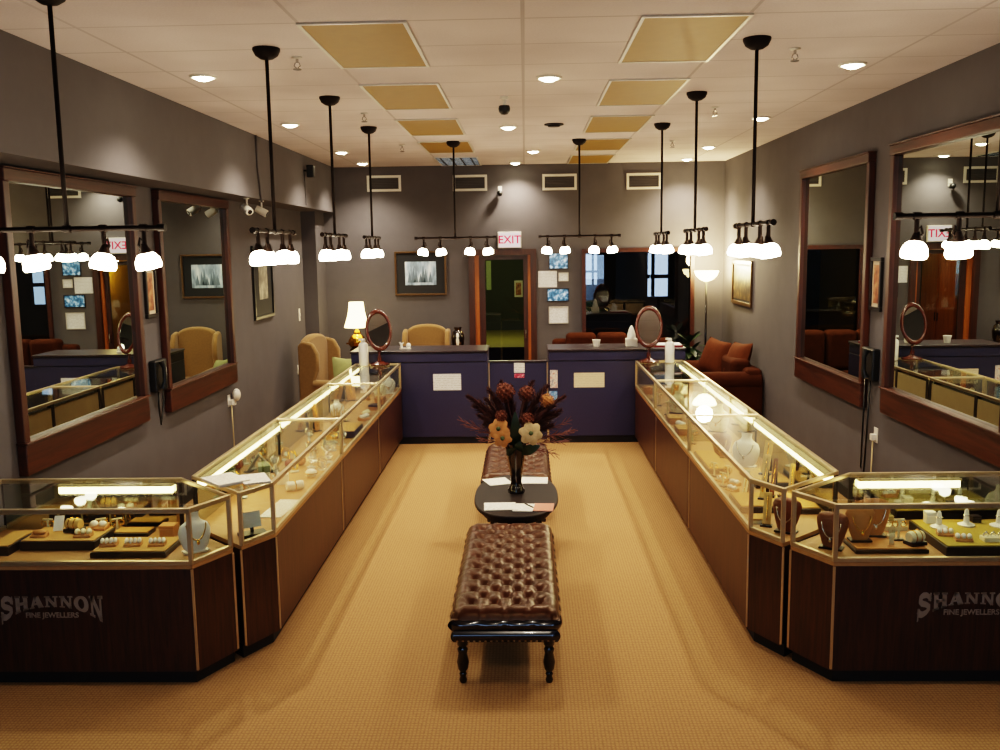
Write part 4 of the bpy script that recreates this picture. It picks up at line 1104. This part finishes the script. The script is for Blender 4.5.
def lily(c, facing, R, label, mat):
    c = Vector(c); f = Vector(facing).normalized(); o = thing('silk_flower', label, 'flower', FB, 0)
    obj('stem', MB().tube([p-FB for p in bez(c)], .005, 5), M['leaf'], o)
    a = f.orthogonal().normalized(); e = f.cross(a)
    for q in range(6):
        th = PI/3*q; u_ = a*math.cos(th)+e*math.sin(th); w2 = f.cross(u_)
        b = MB().grid(lambda u, v: c-FB + u_*R*v + w2*(2*u-1)*R*.42*math.sin(PI*(v*.80+.12))**.8 + f*(.35*R*v - .45*R*v*v - .05*abs(2*u-1)*R), 4, 6)
        obj('petal', b, M[mat], o, smooth=180)
    obj('centre', MB().ell(c-FB+f*.012, .018, 8, 6), M['eye'], o, smooth=180)
rnd = random.Random(11)
Y7 = VY_
for tip in [(-.47,Y7+.02,1.235),(-.33,Y7+.10,1.20),(-.30,Y7-.06,1.30),(-.20,Y7+.08,1.34),(.30,Y7+.02,1.225),(.22,Y7-.08,1.17),(.17,Y7+.10,1.30),(.05,Y7+.12,1.33),(-.38,Y7-.10,1.10),(.24,Y7+.10,1.06),(-.27,Y7+.14,1.08),(.10,Y7-.05,1.24),(-.42,Y7+.0,1.16),(-.12,Y7+.02,1.20),(.12,Y7+.05,1.14),(.27,Y7-.02,1.12),(-.22,Y7+.02,1.17),(-.33,Y7-.04,1.02),(.20,Y7-.02,1.0)]:
    plume(tip, 'burgundy feathery plume fanning out of the dark vase', rnd)
for tip in [(-.55,Y7-.05,1.06),(-.50,Y7+.04,1.00),(-.40,Y7-.14,.93),(.36,Y7,1.04),(.40,Y7-.08,.97),(.33,Y7-.16,.90),(.25,Y7-.20,.80),(.38,Y7+.08,.92)]:
    spray(tip, 'thin mauve grass spray arching out of the dark vase', rnd)
hydrangea((-.17,Y7-.03,1.27), .075, 'large rust bloom at the top of the vase, toward the wing chair side', rnd)
hydrangea((.00,Y7-.02,1.255), .062, 'rust bloom at the top of the vase beside the largest bloom', rnd)
hydrangea((.16,Y7-.02,1.20), .052, 'small orange bloom high in the vase on the sofa side', rnd, 'peach')
hydrangea((.00,Y7-.08,1.06), .055, 'dusky bloom just above the cream flower in the vase', rnd)
hydrangea((-.20,Y7-.10,1.09), .045, 'brown bloom just above the peach flower in the vase', rnd)
lily((-.22,Y7-.14,1.00), (-.2,-1,.25), .085, 'peach six-petaled flower at the front of the vase', 'peach')
lily((-.19,Y7-.16,.93), (0,-1,.1), .075, 'lower peach flower tucked under the other peach flower', 'peach')
lily((.03,Y7-.15,.965), (.15,-1,.25), .095, 'cream flower with a green eye at the front of the vase', 'pale')
for tip, lab in [((-.09,Y7-.12,1.13),'dark green leaf standing in the middle of the bouquet'),((-.16,Y7-.16,.84),'drooping green leaf under the peach flowers'),((.10,Y7-.12,.86),'drooping green leaf under the cream flower'),((-.05,Y7-.14,.90),'green leaf between the peach and cream flowers')]:
    tp = Vector(tip); d = (tp-FB); sd = d.cross(Vector((0,1,0))).normalized()
    b = MB().grid(lambda u, v: d*v + sd*(2*u-1)*.042*math.sin(PI*(v*.9+.06)) + Vector((0,-.05*math.sin(PI*v),0)), 4, 8)
    o = obj('silk_leaf', b, M['leaf'], smooth=180); o.location = FB; tag(o, lab, 'leaf')

# ---------------------------------------------------------------- things in the display cases
D0 = ZD
def tray(label, x, y, w_, l_, h_, pad='traytop', rz=0, z=D0):
    t = thing('display_tray', label, 'display tray', (x,y,z), rz, 'display trays in the cases')
    obj('tray_base', MB().bb(-w_/2,w_/2,-l_/2,l_/2,.0005,h_-.008), M['trayside'], t, bevel=.003)
    obj('pad', MB().bb(-w_/2+.008,w_/2-.008,-l_/2+.008,l_/2-.008,h_-.0075,h_), M[pad], t, bevel=.002)
    return t
def bust(label, x, y, h_, mat, rz=0, z=D0, necklace='goldj', grp='necklace busts in the cases'):
    t = thing('necklace_bust', label, 'necklace stand', (x,y,z), rz, grp)
    w_ = h_*.42
    b = MB()
    prof = [(.50,0),(.62,.10),(.84,.36),(1.0,.62),(1.04,.80),(.90,.92),(.55,.985),(.05,1.0)] if mat in ('tan','brownform') else [(.55,.0),(.80,.12),(1.0,.38),(1.02,.55),(.86,.70),(.46,.80),(.36,.88),(.40,1.0)]
    def fn(u, v):
        i = min(len(prof)-2, int(v*(len(prof)-1))); f = v*(len(prof)-1)-i
        r = prof[i][0]*(1-f)+prof[i+1][0]*f; z_ = prof[i][1]*(1-f)+prof[i+1][1]*f
        a = 2*PI*u; dp = .42 if math.sin(a) < 0 else .12
        return (w_*r*math.cos(a), w_*r*math.sin(a)*dp + .25*h_*(z_-.3)*.5, z_*h_+.008)
    b.grid(fn, 20, 21)
    obj('body', b, M[mat], t, smooth=180)
    obj('foot', MB().bb(-w_*.75,w_*.75,-.035,.04,.0005,.012), M['trayside'] if mat != 'whiteform' else M[mat], t, bevel=.003)
    pts = []
    for k in range(13):
        a = PI*k/12; xx = w_*.62*math.cos(a); zz = h_*(.78 - .42*math.sin(a)**1.2)
        pts.append((xx, -w_*.50 + .125*h_*(zz/h_-.3) + .10*w_*abs(math.cos(a)), zz))
    obj('necklace', MB().tube(pts, .0035, 5).ell((0,pts[6][1]-.004,pts[6][2]-.012),(.009,.006,.014),8,6), M[necklace], t, smooth=180)
    return t
def hand(label, x, y, h_, mat, rz=0, z=D0):
    t = thing('hand_form', label, 'ring hand', (x,y,z), rz, 'hand shaped ring forms')
    b = MB()
    b.tube([(0,0,.0),(0,0,.2*h_),(0,0,.34*h_),(0,0,.52*h_)], [.13*h_,.10*h_,.16*h_,.15*h_], 12)
    for i, (dx, L, an) in enumerate([(-.11,.34,-.14),(-.04,.42,-.04),(.04,.44,.03),(.11,.36,.12)]):
        p = Vector((dx*h_,0,.48*h_)); d = Vector((math.sin(an),-.12,1)).normalized()
        b.tube([p, p+d*L*.5*h_, p+d*L*h_*.9+Vector((0,-.01*h_,0)), p+d*L*h_+Vector((0,-.03*h_,0))], [.042*h_,.036*h_,.028*h_,.012*h_], 8)
    p = Vector((-.13*h_,0,.32*h_)); b.tube([p, p+Vector((-.11,-.03,.12))*h_, p+Vector((-.14,-.05,.26))*h_], [.05*h_,.038*h_,.016*h_], 8)
    for i, v in enumerate(b.v): b.v[i] = (v[0], v[1]*.62, v[2])
    obj('palm', b, M[mat], t, smooth=180)
    obj('ring', MB().torus((.04*h_,-.02*h_,.62*h_), .036*h_, .006*h_, 14, 6), M['goldj'], t, smooth=180)
    return t
def ramp(label, x, y, L, mat, rz=0, z=D0, w_=.05, tilt=.9, brace=True):
    t = thing('bracelet_ramp', label, 'bracelet ramp', (x,y,z), rz, 'leaning bracelet ramps')
    dy, dz = math.cos(tilt)*L, math.sin(tilt)*L
    obj('board', MB().bar((0,-dy/2,.012),(0,dy/2,.012+dz), w_, .010), M[mat], t, bevel=.004)
    obj('foot', MB().bb(-w_*.7,w_*.7,-dy/2-.02,-dy/2+.03,.0005,.012), M['trayside'], t, bevel=.002)
    obj('brace', MB().bar((0,dy/2-.012,.012+dz*.9),(0,dy/2+.02,.004), w_*.6, .006), M['trayside'], t)
    n = Vector((0,-math.sin(tilt),math.cos(tilt)))
    P = [Vector((0,-dy/2,.012)).lerp(Vector((0,dy/2,.012+dz)), f) + n*.008 for f in (.12,.3,.5,.7,.9)]
    obj('bracelet', MB().tube(P, .004, 5), M['goldj'], t, smooth=180)
    return t
def ring_pad(label, x, y, z, rz=0, nr=3, mat='creamform', s_=1.0):
    t = thing('ring_pad', label, 'ring pad', (x,y,z), rz, 'ring pads on the trays')
    w_, l_ = .10*s_, .06*s_
    obj('wedge', MB().extr([(-l_/2,.0005),(l_/2,.0005),(l_/2,.032*s_),(-l_/2,.012*s_)], 'X', -w_/2, w_/2), M['tan'], t, bevel=.002)
    for k in range(nr):
        x_ = -w_/2 + w_*(k+.5)/nr
        obj('ring_roll', MB().ell((x_,0,.03*s_), (w_/nr*.44,l_*.42,.018*s_), 10, 6), M[mat], t, smooth=180)
    return t
def cone(label, x, y, z, h_=.10):
    t = thing('ring_cone', label, 'ring cone', (x,y,z), 0, 'white ring cones')
    obj('base', MB().lathe([(.045,.0005),(.048,.008),(.03,.016),(.02,.02)], 18), M['whiteform'], t, smooth=60)
    obj('finger', MB().lathe([(.016,.018),(.014,h_*.6),(.011,h_*.9),(.004,h_)], 14), M['whiteform'], t, smooth=60)
    obj('ring', MB().torus((0,0,h_*.62), .0165, .003, 14, 6), M['silver'], t, smooth=180)
    return t
def box(name, label, cat, x, y, w_, l_, h_, mat, rz=0, z=D0, lid=None, grp=None):
    t = thing(name, label, cat, (x,y,z), rz, grp)
    obj('box', MB().bb(-w_/2,w_/2,-l_/2,l_/2,.0005,h_*.68), M[mat], t, bevel=.003)
    obj('lid', MB().bb(-w_/2-.002,w_/2+.002,-l_/2-.002,l_/2+.002,h_*.69,h_), M[lid or mat], t, bevel=.004)
    return t
def cuff(label, x, y, z, rz=0, mat='yellowform'):
    t = thing('bracelet_pillow', label, 'bracelet pillow', (x,y,z), rz, 'cuff stands')
    obj('base', MB().bb(-.05,.05,-.04,.04,.0005,.022), M['trayside'], t, bevel=.003)
    obj('roll', MB().lathe([(.001,-.045),(.028,-.045),(.034,-.03),(.034,.03),(.028,.045),(.001,.045)], 16, (0,0,.045), m=RX(PI/2,3,'Y')), M[mat], t, smooth=60)
    for s_ in (-1,1): obj('bracelet', MB().torus((s_*.018,0,.045), .036, .003, 20, 6, m=RX(PI/2,3,'Y')), M['goldj'], t, smooth=180)
    return t
def earring(label, x, y, z, h_=.10, rz=0):
    t = thing('earring_stand', label, 'earring stand', (x,y,z), rz, 'earring stands')
    obj('foot', MB().bb(-.03,.03,-.018,.018,.0005,.010), M['trayside'], t, bevel=.002)
    obj('tree', MB().bar((0,0,.008),(0,0,h_), .012,.006).bar((-.03,0,h_),(.03,0,h_), .008,.008), M['creamform'], t)
    for s_ in (-1,1): obj('earring', MB().torus((s_*.024,-.004,h_-.026), .016, .003, 14, 6, m=RX(PI/2,3,'X')), M['goldj'], t, smooth=180)
    return t

# corner case with stacked trays (wing chair side)
tray('dark tray with tan pad carrying the leaning white card, middle of corner case', -2.72, 5.23, .44, .28, .06)
tray('low dark tray with tan pad and three white ring pads in the corner case', -2.25, 5.09, .43, .27, .04)
tray('dark tray at the wall end of the corner case, cut by the frame, chair side', -3.02, 5.15, .13, .30, .06)
ZA = D0+.06
ring_pad('tan wedge pad at the front corner of the card tray', -2.86, 5.17, ZA, .1, 1, 'tan', .9)
t = thing('price_card', 'leaning white card on the tray near the wall, corner case', 'card', (-2.80, 5.28, ZA), .15)
obj('card', MB().bar((0,-.02,.006),(0,.03,.085), .055, .004), M['whiteform'], t)
obj('foot', MB().bar((0,.03,.08),(0,.05,.002), .03, .003), M['acrylic'], t)
cuff('yellow bracelet pillow with two gold bangles on the tray beside the white card', -2.70, 5.27, ZA, -.2)
ring_pad('white ring pad at the front of the card tray, toward the aisle', -2.60, 5.17, ZA, .1, 3)
ring_pad('tall white ring pad at the rear of the card tray, toward the aisle', -2.575, 5.31, ZA, -.1, 2, 'whiteform', 1.1)
ZB = D0+.04
for x, lab in [(-2.40,'nearest the wall'),(-2.26,'in the middle'),(-2.12,'nearest the aisle')]:
    ring_pad('white ring pad on the low tray of the corner case, '+lab, x, 5.06, ZB, .12, 4, 'whiteform', .95)
box('gift_box', 'tan jewel box with a rounded lid at the rear of the corner case, chair side', 'box', -2.17, 5.36, .09, .08, .075, 'tan')
tray('tan tray lying flat behind the ring pads, against the mirrored back', -2.40, 5.40, .22, .12, .03)
bust('white necklace bust in the angled corner of the case, wing chair side', -1.90, 5.06, .22, 'whiteform', .7)
for i, x in enumerate((-2.95,-2.80,-2.62,-2.52)):
    earring(f'little earring stand by the mirrored back of the corner case, {ordn[i]} from the wall', x, 5.44, D0, .085, .2*i)
# corner case on the sofa side
tray('low tan tray with black edge under the tan necklace busts', 2.00, 5.09, .40, .26, .03, 'tan')
ZC_ = D0+.03
bust('brown necklace bust in the angled corner of the case, sofa side', 1.70, 5.06, .20, 'brownform', -.55, necklace='silver')
bust('tan necklace bust at the front of the low tray, corner case', 1.87, 5.10, .19, 'tan', .0, ZC_)
bust('tan necklace bust with pearl strand behind the front bust, corner case', 1.98, 5.19, .21, 'tan', -.1, ZC_, 'silver')
hand('cream hand form with curled fingers on the low tray, corner case', 2.02, 5.03, .13, 'creamform', .2, ZC_)
earring('earring stand with gold hoops on the low tray, between hand form and cuff', 2.09, 5.11, ZC_, .12)
cuff('cuff roll with two gold bangles at the end of the low tray', 2.15, 5.03, ZC_, .35, 'creamform')
tray('large dark tray with olive pad under the white ring cones', 2.60, 5.16, .66, .50, .06, 'olive')
for (x,y,lab) in [(2.37,5.24,'nearest the aisle'),(2.545,5.28,'in the middle'),(2.72,5.26,'nearest the wall')]:
    cone('white ring cone on the olive tray, '+lab, x, y, ZA)
box('gift_box', 'small white box at the rear corner of the olive tray', 'box', 2.36, 5.34, .055, .05, .07, 'whiteform', z=ZA)
ring_pad('small stepped ring pad on the olive tray, rear of the pair by the aisle', 2.345, 5.10, ZA, -.2, 3, 'whiteform', .9)
ring_pad('small stepped ring pad on the olive tray, front of the pair by the aisle', 2.40, 5.00, ZA, -.2, 3, 'whiteform', .9)
t = thing('ring_rack', 'long cream ring rack with five peaked rings at the front of the olive tray', 'ring rack', (2.60, 5.00, ZA))
obj('rack', MB().bb(-.10,.10,-.03,.03,.0005,.025), M['creamform'], t, bevel=.003)
for k in range(5): obj('ring', MB().torus((-.08+.04*k,0,.032), .013, .004, 14, 6, m=RX(PI/2,3,'X')).ell((-.08+.04*k,0,.048),.007,8,6), M['silver'], t, smooth=180)
box('ring_box', 'dark ring box on the olive tray, beside the long ring rack', 'box', 2.76, 5.03, .05, .05, .04, 'trayside', z=ZA)
box('ring_box', 'dark ring box on the olive tray, behind the middle ring cone', 'box', 2.63, 5.35, .05, .05, .04, 'trayside', z=ZA)
t = thing('ring_rack', 'low white ring rack with seven peaked rings against the mirrored back, corner case', 'ring rack', (2.10, 5.40, D0))
obj('rack', MB().bb(-.15,.15,-.03,.03,.0005,.03), M['creamform'], t, bevel=.003)
for k in range(7): obj('ring', MB().torus((-.13+.043*k,0,.036), .014, .004, 14, 6, m=RX(PI/2,3,'X')).ell((-.13+.043*k,0,.053),.008,8,6), M['silver'], t, smooth=180)
bust('white necklace bust at the wall end of the corner case, sofa side', 2.92, 5.36, .20, 'whiteform', .2)

# first aisle case, wing chair side
leaflet('leaflet', 'white printed leaflet lying at the front of the aisle case by the angled corner', 'leaflet', -1.64, 5.93, .15, .42, -.08, M['pprh'], D0)
t = thing('display_card', 'pale card on a black stand behind the angled glass of the aisle case, chair side', 'card', (-1.66, 5.36, D0), .55)
obj('stand', MB().bb(-.08,.08,-.05,.05,.0005,.02).bar((0,.01,.02),(0,.02,.07),.02,.01), M['black'], t)
obj('card', MB().bar((0,.0,.05),(0,.03,.14), .11, .006), M['acrylic'], t)
box('gift_box', 'white fronted green gift box standing in the aisle case, wing chair side', 'box', -1.92, 6.55, .08, .14, .16, 'whiteform', .3, lid='cork')
box('gift_box', 'small white box beside the green gift box in the aisle case', 'box', -1.80, 6.60, .08, .08, .075, 'whiteform', .2)
t = thing('ring_roll', 'white rolled display pad near the front glass, before the small white box', 'ring roll', (-1.66, 6.40, D0), .5)
obj('roll', MB().lathe([(.001,-.06),(.03,-.06),(.034,-.05),(.034,.05),(.03,.06),(.001,.06)], 16, (0,0,.036), m=RX(PI/2,3,'Y')), M['whiteform'], t, smooth=60)
obj('band', MB().torus((0,0,.036), .036, .004, 18, 6, m=RX(PI/2,3,'Y')), M['goldj'], t, smooth=180)
t = thing('ring_roll', 'round cream pad near the front glass, beyond the white rolled pad', 'ring roll', (-1.63, 6.78, D0), .1)
obj('roll', MB().ell((0,0,.034),(.045,.045,.033)), M['whiteform'], t, smooth=180)
obj('band', MB().torus((0,0,.034), .046, .003, 18, 6), M['goldj'], t, smooth=180)
rnd = random.Random(5)
def bracelet(x, y, mat, n, label, grp):
    R = rnd.uniform(.03,.042); h_ = rnd.uniform(.05,.11)
    t = thing('bangle_stand', label, 'bangle stand', (x,y,D0), rnd.uniform(0,3), grp)
    obj('base', MB().lathe([(.035,.0005),(.035,.012),(.012,.018),(.012,h_)], 14), M['acrylic'], t, smooth=40)
    for k in range(n): obj('bangle', MB().torus((0,0,h_-.012*k), R-.003*k, .0055, 18, 6, m=RX(rnd.uniform(.5,1.5),3,'X')), M[mat], t, smooth=180)
k = 0
for (x,y) in [(-1.98,6.20),(-1.90,6.80),(-1.98,7.05),(-1.80,6.95),(-1.70,7.08),(-1.60,7.02),(-1.86,7.22),(-1.72,7.30),(-1.60,7.26),(-1.97,7.35),(-1.78,7.42),(-1.64,7.42)]:
    bracelet(x, y, 'silver' if k%3 else 'goldj', 2+k%2, 'clear bangle stand stacked with shiny bangles in the first aisle case, wing chair side', 'bangle stands in the first aisle case, wing chair side'); k += 1
for (x,y,lab) in [(-1.86,7.05,'amber bead ball beside the bangle stands, nearer the viewer'),(-1.80,7.16,'amber bead ball beside the bangle stands, farther from the viewer')]:
    t = thing('bead_ball', lab, 'bead ornament', (x,y,D0)); 
    obj('ball', MB().ell((0,0,.045), .042, 14, 10), M['amberbead'], t, smooth=180); obj('cap', MB().lathe([(.014,.082),(.010,.092),(.001,.095)],10), M['goldj'], t)
for i, y in enumerate((6.35, 6.95)): ramp(f'slanted silver bracelet ramp by the mirrored back, {"nearer" if i==0 else "farther from"} the viewer, chair side', -2.02, y, .20, 'acrylic', PI/2+.3)
# middle aisle case, wing chair side
hand('large yellow hand form in the middle aisle case, wing chair side', -1.80, 8.55, .25, 'yellowform', .3)
ramp('slim brown neck ramp by the back of the middle aisle case, wing chair side', -2.00, 8.60, .26, 'tan', .5, D0, .05, 1.2)
tray('thick yellow tray block at the front of the middle aisle case, wing chair side', -1.645, 8.42, .17, .42, .07)
for (x,y) in [(-1.66,7.70),(-1.75,7.82),(-1.62,7.92),(-1.85,7.75),(-1.93,8.0),(-1.72,8.03)]:
    bracelet(x, y, 'goldj' if k%2 else 'silver', 2, 'clear bangle stand with bangles at the near end of the middle aisle case, chair side', 'bangle stands in the middle aisle case, wing chair side'); k += 1
bust('white necklace bust by the back of the middle aisle case, wing chair side', -1.93, 9.25, .18, 'whiteform', .5)
ring_pad('white ring pad at the front of the middle aisle case, wing chair side', -1.63, 9.12, D0, 1.2, 3, 'whiteform', 1.3)
ring_pad('white ring pad beside the seam of the middle aisle case, wing chair side', -1.65, 9.34, D0, 1.4, 3, 'creamform', 1.3)
earring('earring stand in front of the white bust, middle aisle case, wing chair side', -1.80, 9.05, D0, .12, .4)
# last aisle case, wing chair side
hand('yellow hand form in the last aisle case, wing chair side', -1.80, 10.35, .22, 'yellowform', .3)
bust('pale necklace bust at the end of the last aisle case, wing chair side', -1.64, 10.80, .22, 'whiteform', .4)
bust('cream necklace bust in the last aisle case, behind the stacked boxes', -1.68, 10.45, .19, 'creamform', .5)
ramp('broad tan bracelet ramp by the back of the last aisle case, wing chair side', -2.00, 10.35, .25, 'tan', .4, D0, .10, 1.15)
box('gift_box', 'all tan jewel box in front of the cream bust, last aisle case, wing chair side', 'box', -1.62, 10.08, .10, .16, .08, 'tan')
box('gift_box', 'tan jewel box with dark lid, last aisle case, wing chair side, near the seam', 'box', -1.63, 9.72, .10, .14, .06, 'tan', 0, D0, 'trayside')
# last aisle case, sofa side
box('ring_box', 'tan ring box near the end glass of the last aisle case, sofa side', 'box', 1.41, 10.62, .11, .14, .08, 'tan')
earring('earring stand at the front of the last aisle case, sofa side', 1.40, 10.15, D0, .15, -.4)
earring('earring stand near the seam of the last aisle case, sofa side', 1.41, 9.78, D0, .13, -.4)
bust('cream necklace bust at the back of the last aisle case, sofa side', 1.70, 10.30, .20, 'creamform', -.4)
ramp('tan bracelet ramp in the last aisle case, sofa side', 1.60, 9.90, .22, 'tan', -.5, D0, .06, 1.1)
# middle aisle case, sofa side
for i, (x,y,h_) in enumerate([(1.53,9.33,.22),(1.66,9.05,.25),(1.72,8.72,.25),(1.74,8.36,.25)]):
    bust(f'pale cream bust, {ordn[i]} from the far seam in the middle aisle case, sofa side', x, y, h_, 'creamform', -.55)
box('ring_box', 'tan open ring box in the middle aisle case, farther of two, sofa side', 'box', 1.42, 8.85, .12, .20, .06, 'tan', 0, D0, 'traytop')
box('ring_box', 'tan open ring box in the middle aisle case, nearer of two, sofa side', 'box', 1.42, 8.32, .12, .22, .06, 'tan', 0, D0, 'traytop')
ring_pad('white ring pad on the deck between the two tan ring boxes, sofa side', 1.44, 8.58, D0, -1.3, 3, 'whiteform', 1.3)
earring('earring stand beyond the tan ring boxes in the middle aisle case, sofa side', 1.42, 9.25, D0, .13, -.5)
earring('earring stand near the seam of the middle aisle case, sofa side', 1.42, 7.85, D0, .12, -.5)
hand('tan hand form between the pale busts, middle aisle case, sofa side', 1.60, 8.82, .18, 'tan', -.5)
# first aisle case, sofa side
bust('round brown necklace bust at the far seam of the first aisle case, sofa side', 1.56, 7.34, .19, 'brownform', -.5)
bust('white necklace bust with silver chain in the first aisle case, sofa side', 1.68, 7.02, .25, 'whiteform', -.55, D0, 'silver')
tray('tan tray block along the front glass of the first aisle case, sofa side', 1.43, 7.08, .16, .62, .05, 'traytop')
tray('tan tray with black edge at the back of the first aisle case, sofa side', 1.72, 6.58, .26, .44, .045, 'traytop', .05)
ramp('upright yellow bracelet ramp on the rear tray of the first aisle case, sofa side', 1.74, 6.62, .24, 'yellowform', -.55, D0+.045, .06, 1.15)
for i, (x,y) in enumerate([(1.38,6.72),(1.40,6.56),(1.38,6.42),(1.42,6.30),(1.46,6.62),(1.47,6.46)]):
    ring_pad('tan ring stand with white rolls along the front glass, first aisle case, sofa side', x, y, D0, -1.1, 2, 'whiteform', .9) if i%2 else earring('small gold earring stand in the row along the front glass, first aisle case, sofa side', x, y, D0, .10, -1.0)
ramp('dark edged bracelet ramp leaning toward the front glass, first aisle case, sofa side', 1.47, 6.12, .20, 'creamform', -.5, D0, .03, 1.0)
tray('tan tray with dark front at the near end of the first aisle case, sofa side', 1.50, 5.92, .30, .34, .05, 'traytop', 0)
ramp('longest tan bracelet ramp on the near tray, first aisle case, sofa side', 1.56, 5.98, .30, 'yellowform', -.45, D0+.05, .035, 1.0)
ramp('dark bracelet ramp beside the longest tan ramp, first aisle case, sofa side', 1.63, 6.02, .26, 'brownform', -.45, D0+.05, .03, 1.0)
ramp('tan bracelet ramp on a dark foot behind the angled glass, first aisle case, sofa side', 1.46, 5.52, .20, 'yellowform', -.35, D0, .05, 1.1)
ramp('tan bracelet ramp standing near the mirrored back, first aisle case, sofa side', 1.80, 6.20, .22, 'yellowform', -.4, D0, .035, 1.05)
tray('dark tray with tan pad behind the longest ramp in the first aisle case, sofa side', 1.76, 5.90, .18, .36, .045, 'traytop')
bust('brown necklace bust behind the angled glass of the first aisle case, sofa side', 1.53, 5.36, .20, 'brownform', -.6, necklace='silver')
box('ring_box', 'cream pad box at the front corner behind the angled glass, first aisle case, sofa side', 'box', 1.42, 5.58, .10, .12, .035, 'creamform', 0, D0, 'traytop')

# printed catalogues on top of the first case
leaflet('catalogue', 'thick open white catalogue on top of the first aisle case, wing chair side', 'catalogue', -1.83, 5.42, .20, .26, .75, M['pprh'], ZT, .018)
leaflet('catalogue', 'white catalogue with red print on top of the first aisle case, toward the aisle', 'catalogue', -1.66, 5.45, .16, .24, .45, M['pprh'], ZT, .012)

# ---------------------------------------------------------------- street outside (lit by the sky)
for i, (x, y, lab) in enumerate([(-2.6,-14,'leafy street tree outside the shop window, opposite the wing chair side'),(4.0,-16,'leafy street tree outside the shop window, opposite the sofa side')]):
    t = thing('street_tree', lab, 'tree', (x,y,-.02))
    obj('trunk', MB().tube([(0,0,0),(.05,0,1.5),(0,0,3)], [.16,.12,.08], 8), M['bark'], t, smooth=180)
    b = MB(); r2 = random.Random(i)
    for q in range(9): b.ell((r2.uniform(-1,1), r2.uniform(-1,1), 3.2+r2.uniform(-.5,1.4)), r2.uniform(.6,.95), 10, 7)
    obj('crown', b, M['tree'], t, smooth=180)

# ---------------------------------------------------------------- world, colour, camera
w = bpy.data.worlds.new('sky'); SC.world = w; w.use_nodes = True
nt = w.node_tree; nt.nodes.clear()
out = nt.nodes.new('ShaderNodeOutputWorld'); bg = nt.nodes.new('ShaderNodeBackground')
bg.inputs['Color'].default_value = (.50,.70,1.0,1); bg.inputs['Strength'].default_value = 6.0
nt.links.new(bg.outputs[0], out.inputs['Surface'])

cd = bpy.data.cameras.new('camera'); cam = bpy.data.objects.new('camera', cd); COL.objects.link(cam)
cd.sensor_fit = 'HORIZONTAL'; cd.sensor_width = 36; cd.lens = 36*.9259
cd.clip_start = .05; cd.clip_end = 200
def cam_axes(p, y, r):
    cp, sp, cy, sy = math.cos(p), math.sin(p), math.cos(y), math.sin(y)
    F = Vector((sy*cp, cy*cp, -sp)); R = Vector((cy,-sy,0)); U = R.cross(F)
    return F, R*math.cos(r)+U*math.sin(r), U*math.cos(r)-R*math.sin(r)
F, R, U = cam_axes(.137, -.0287, -.0146)
mw = Matrix((R, U, -F)).transposed().to_4x4(); mw.translation = (0,0,2.4)
cam.matrix_world = mw
SC.camera = cam
SC.view_settings.view_transform = 'Filmic'
SC.view_settings.look = 'High Contrast'
SC.view_settings.exposure = 0.0
SC.cycles.max_bounces = 10; SC.cycles.transparent_max_bounces = 32; SC.cycles.glossy_bounces = 6
SC.cycles.sample_clamp_indirect = 6.0
SC.cycles.caustics_reflective = False; SC.cycles.caustics_refractive = False
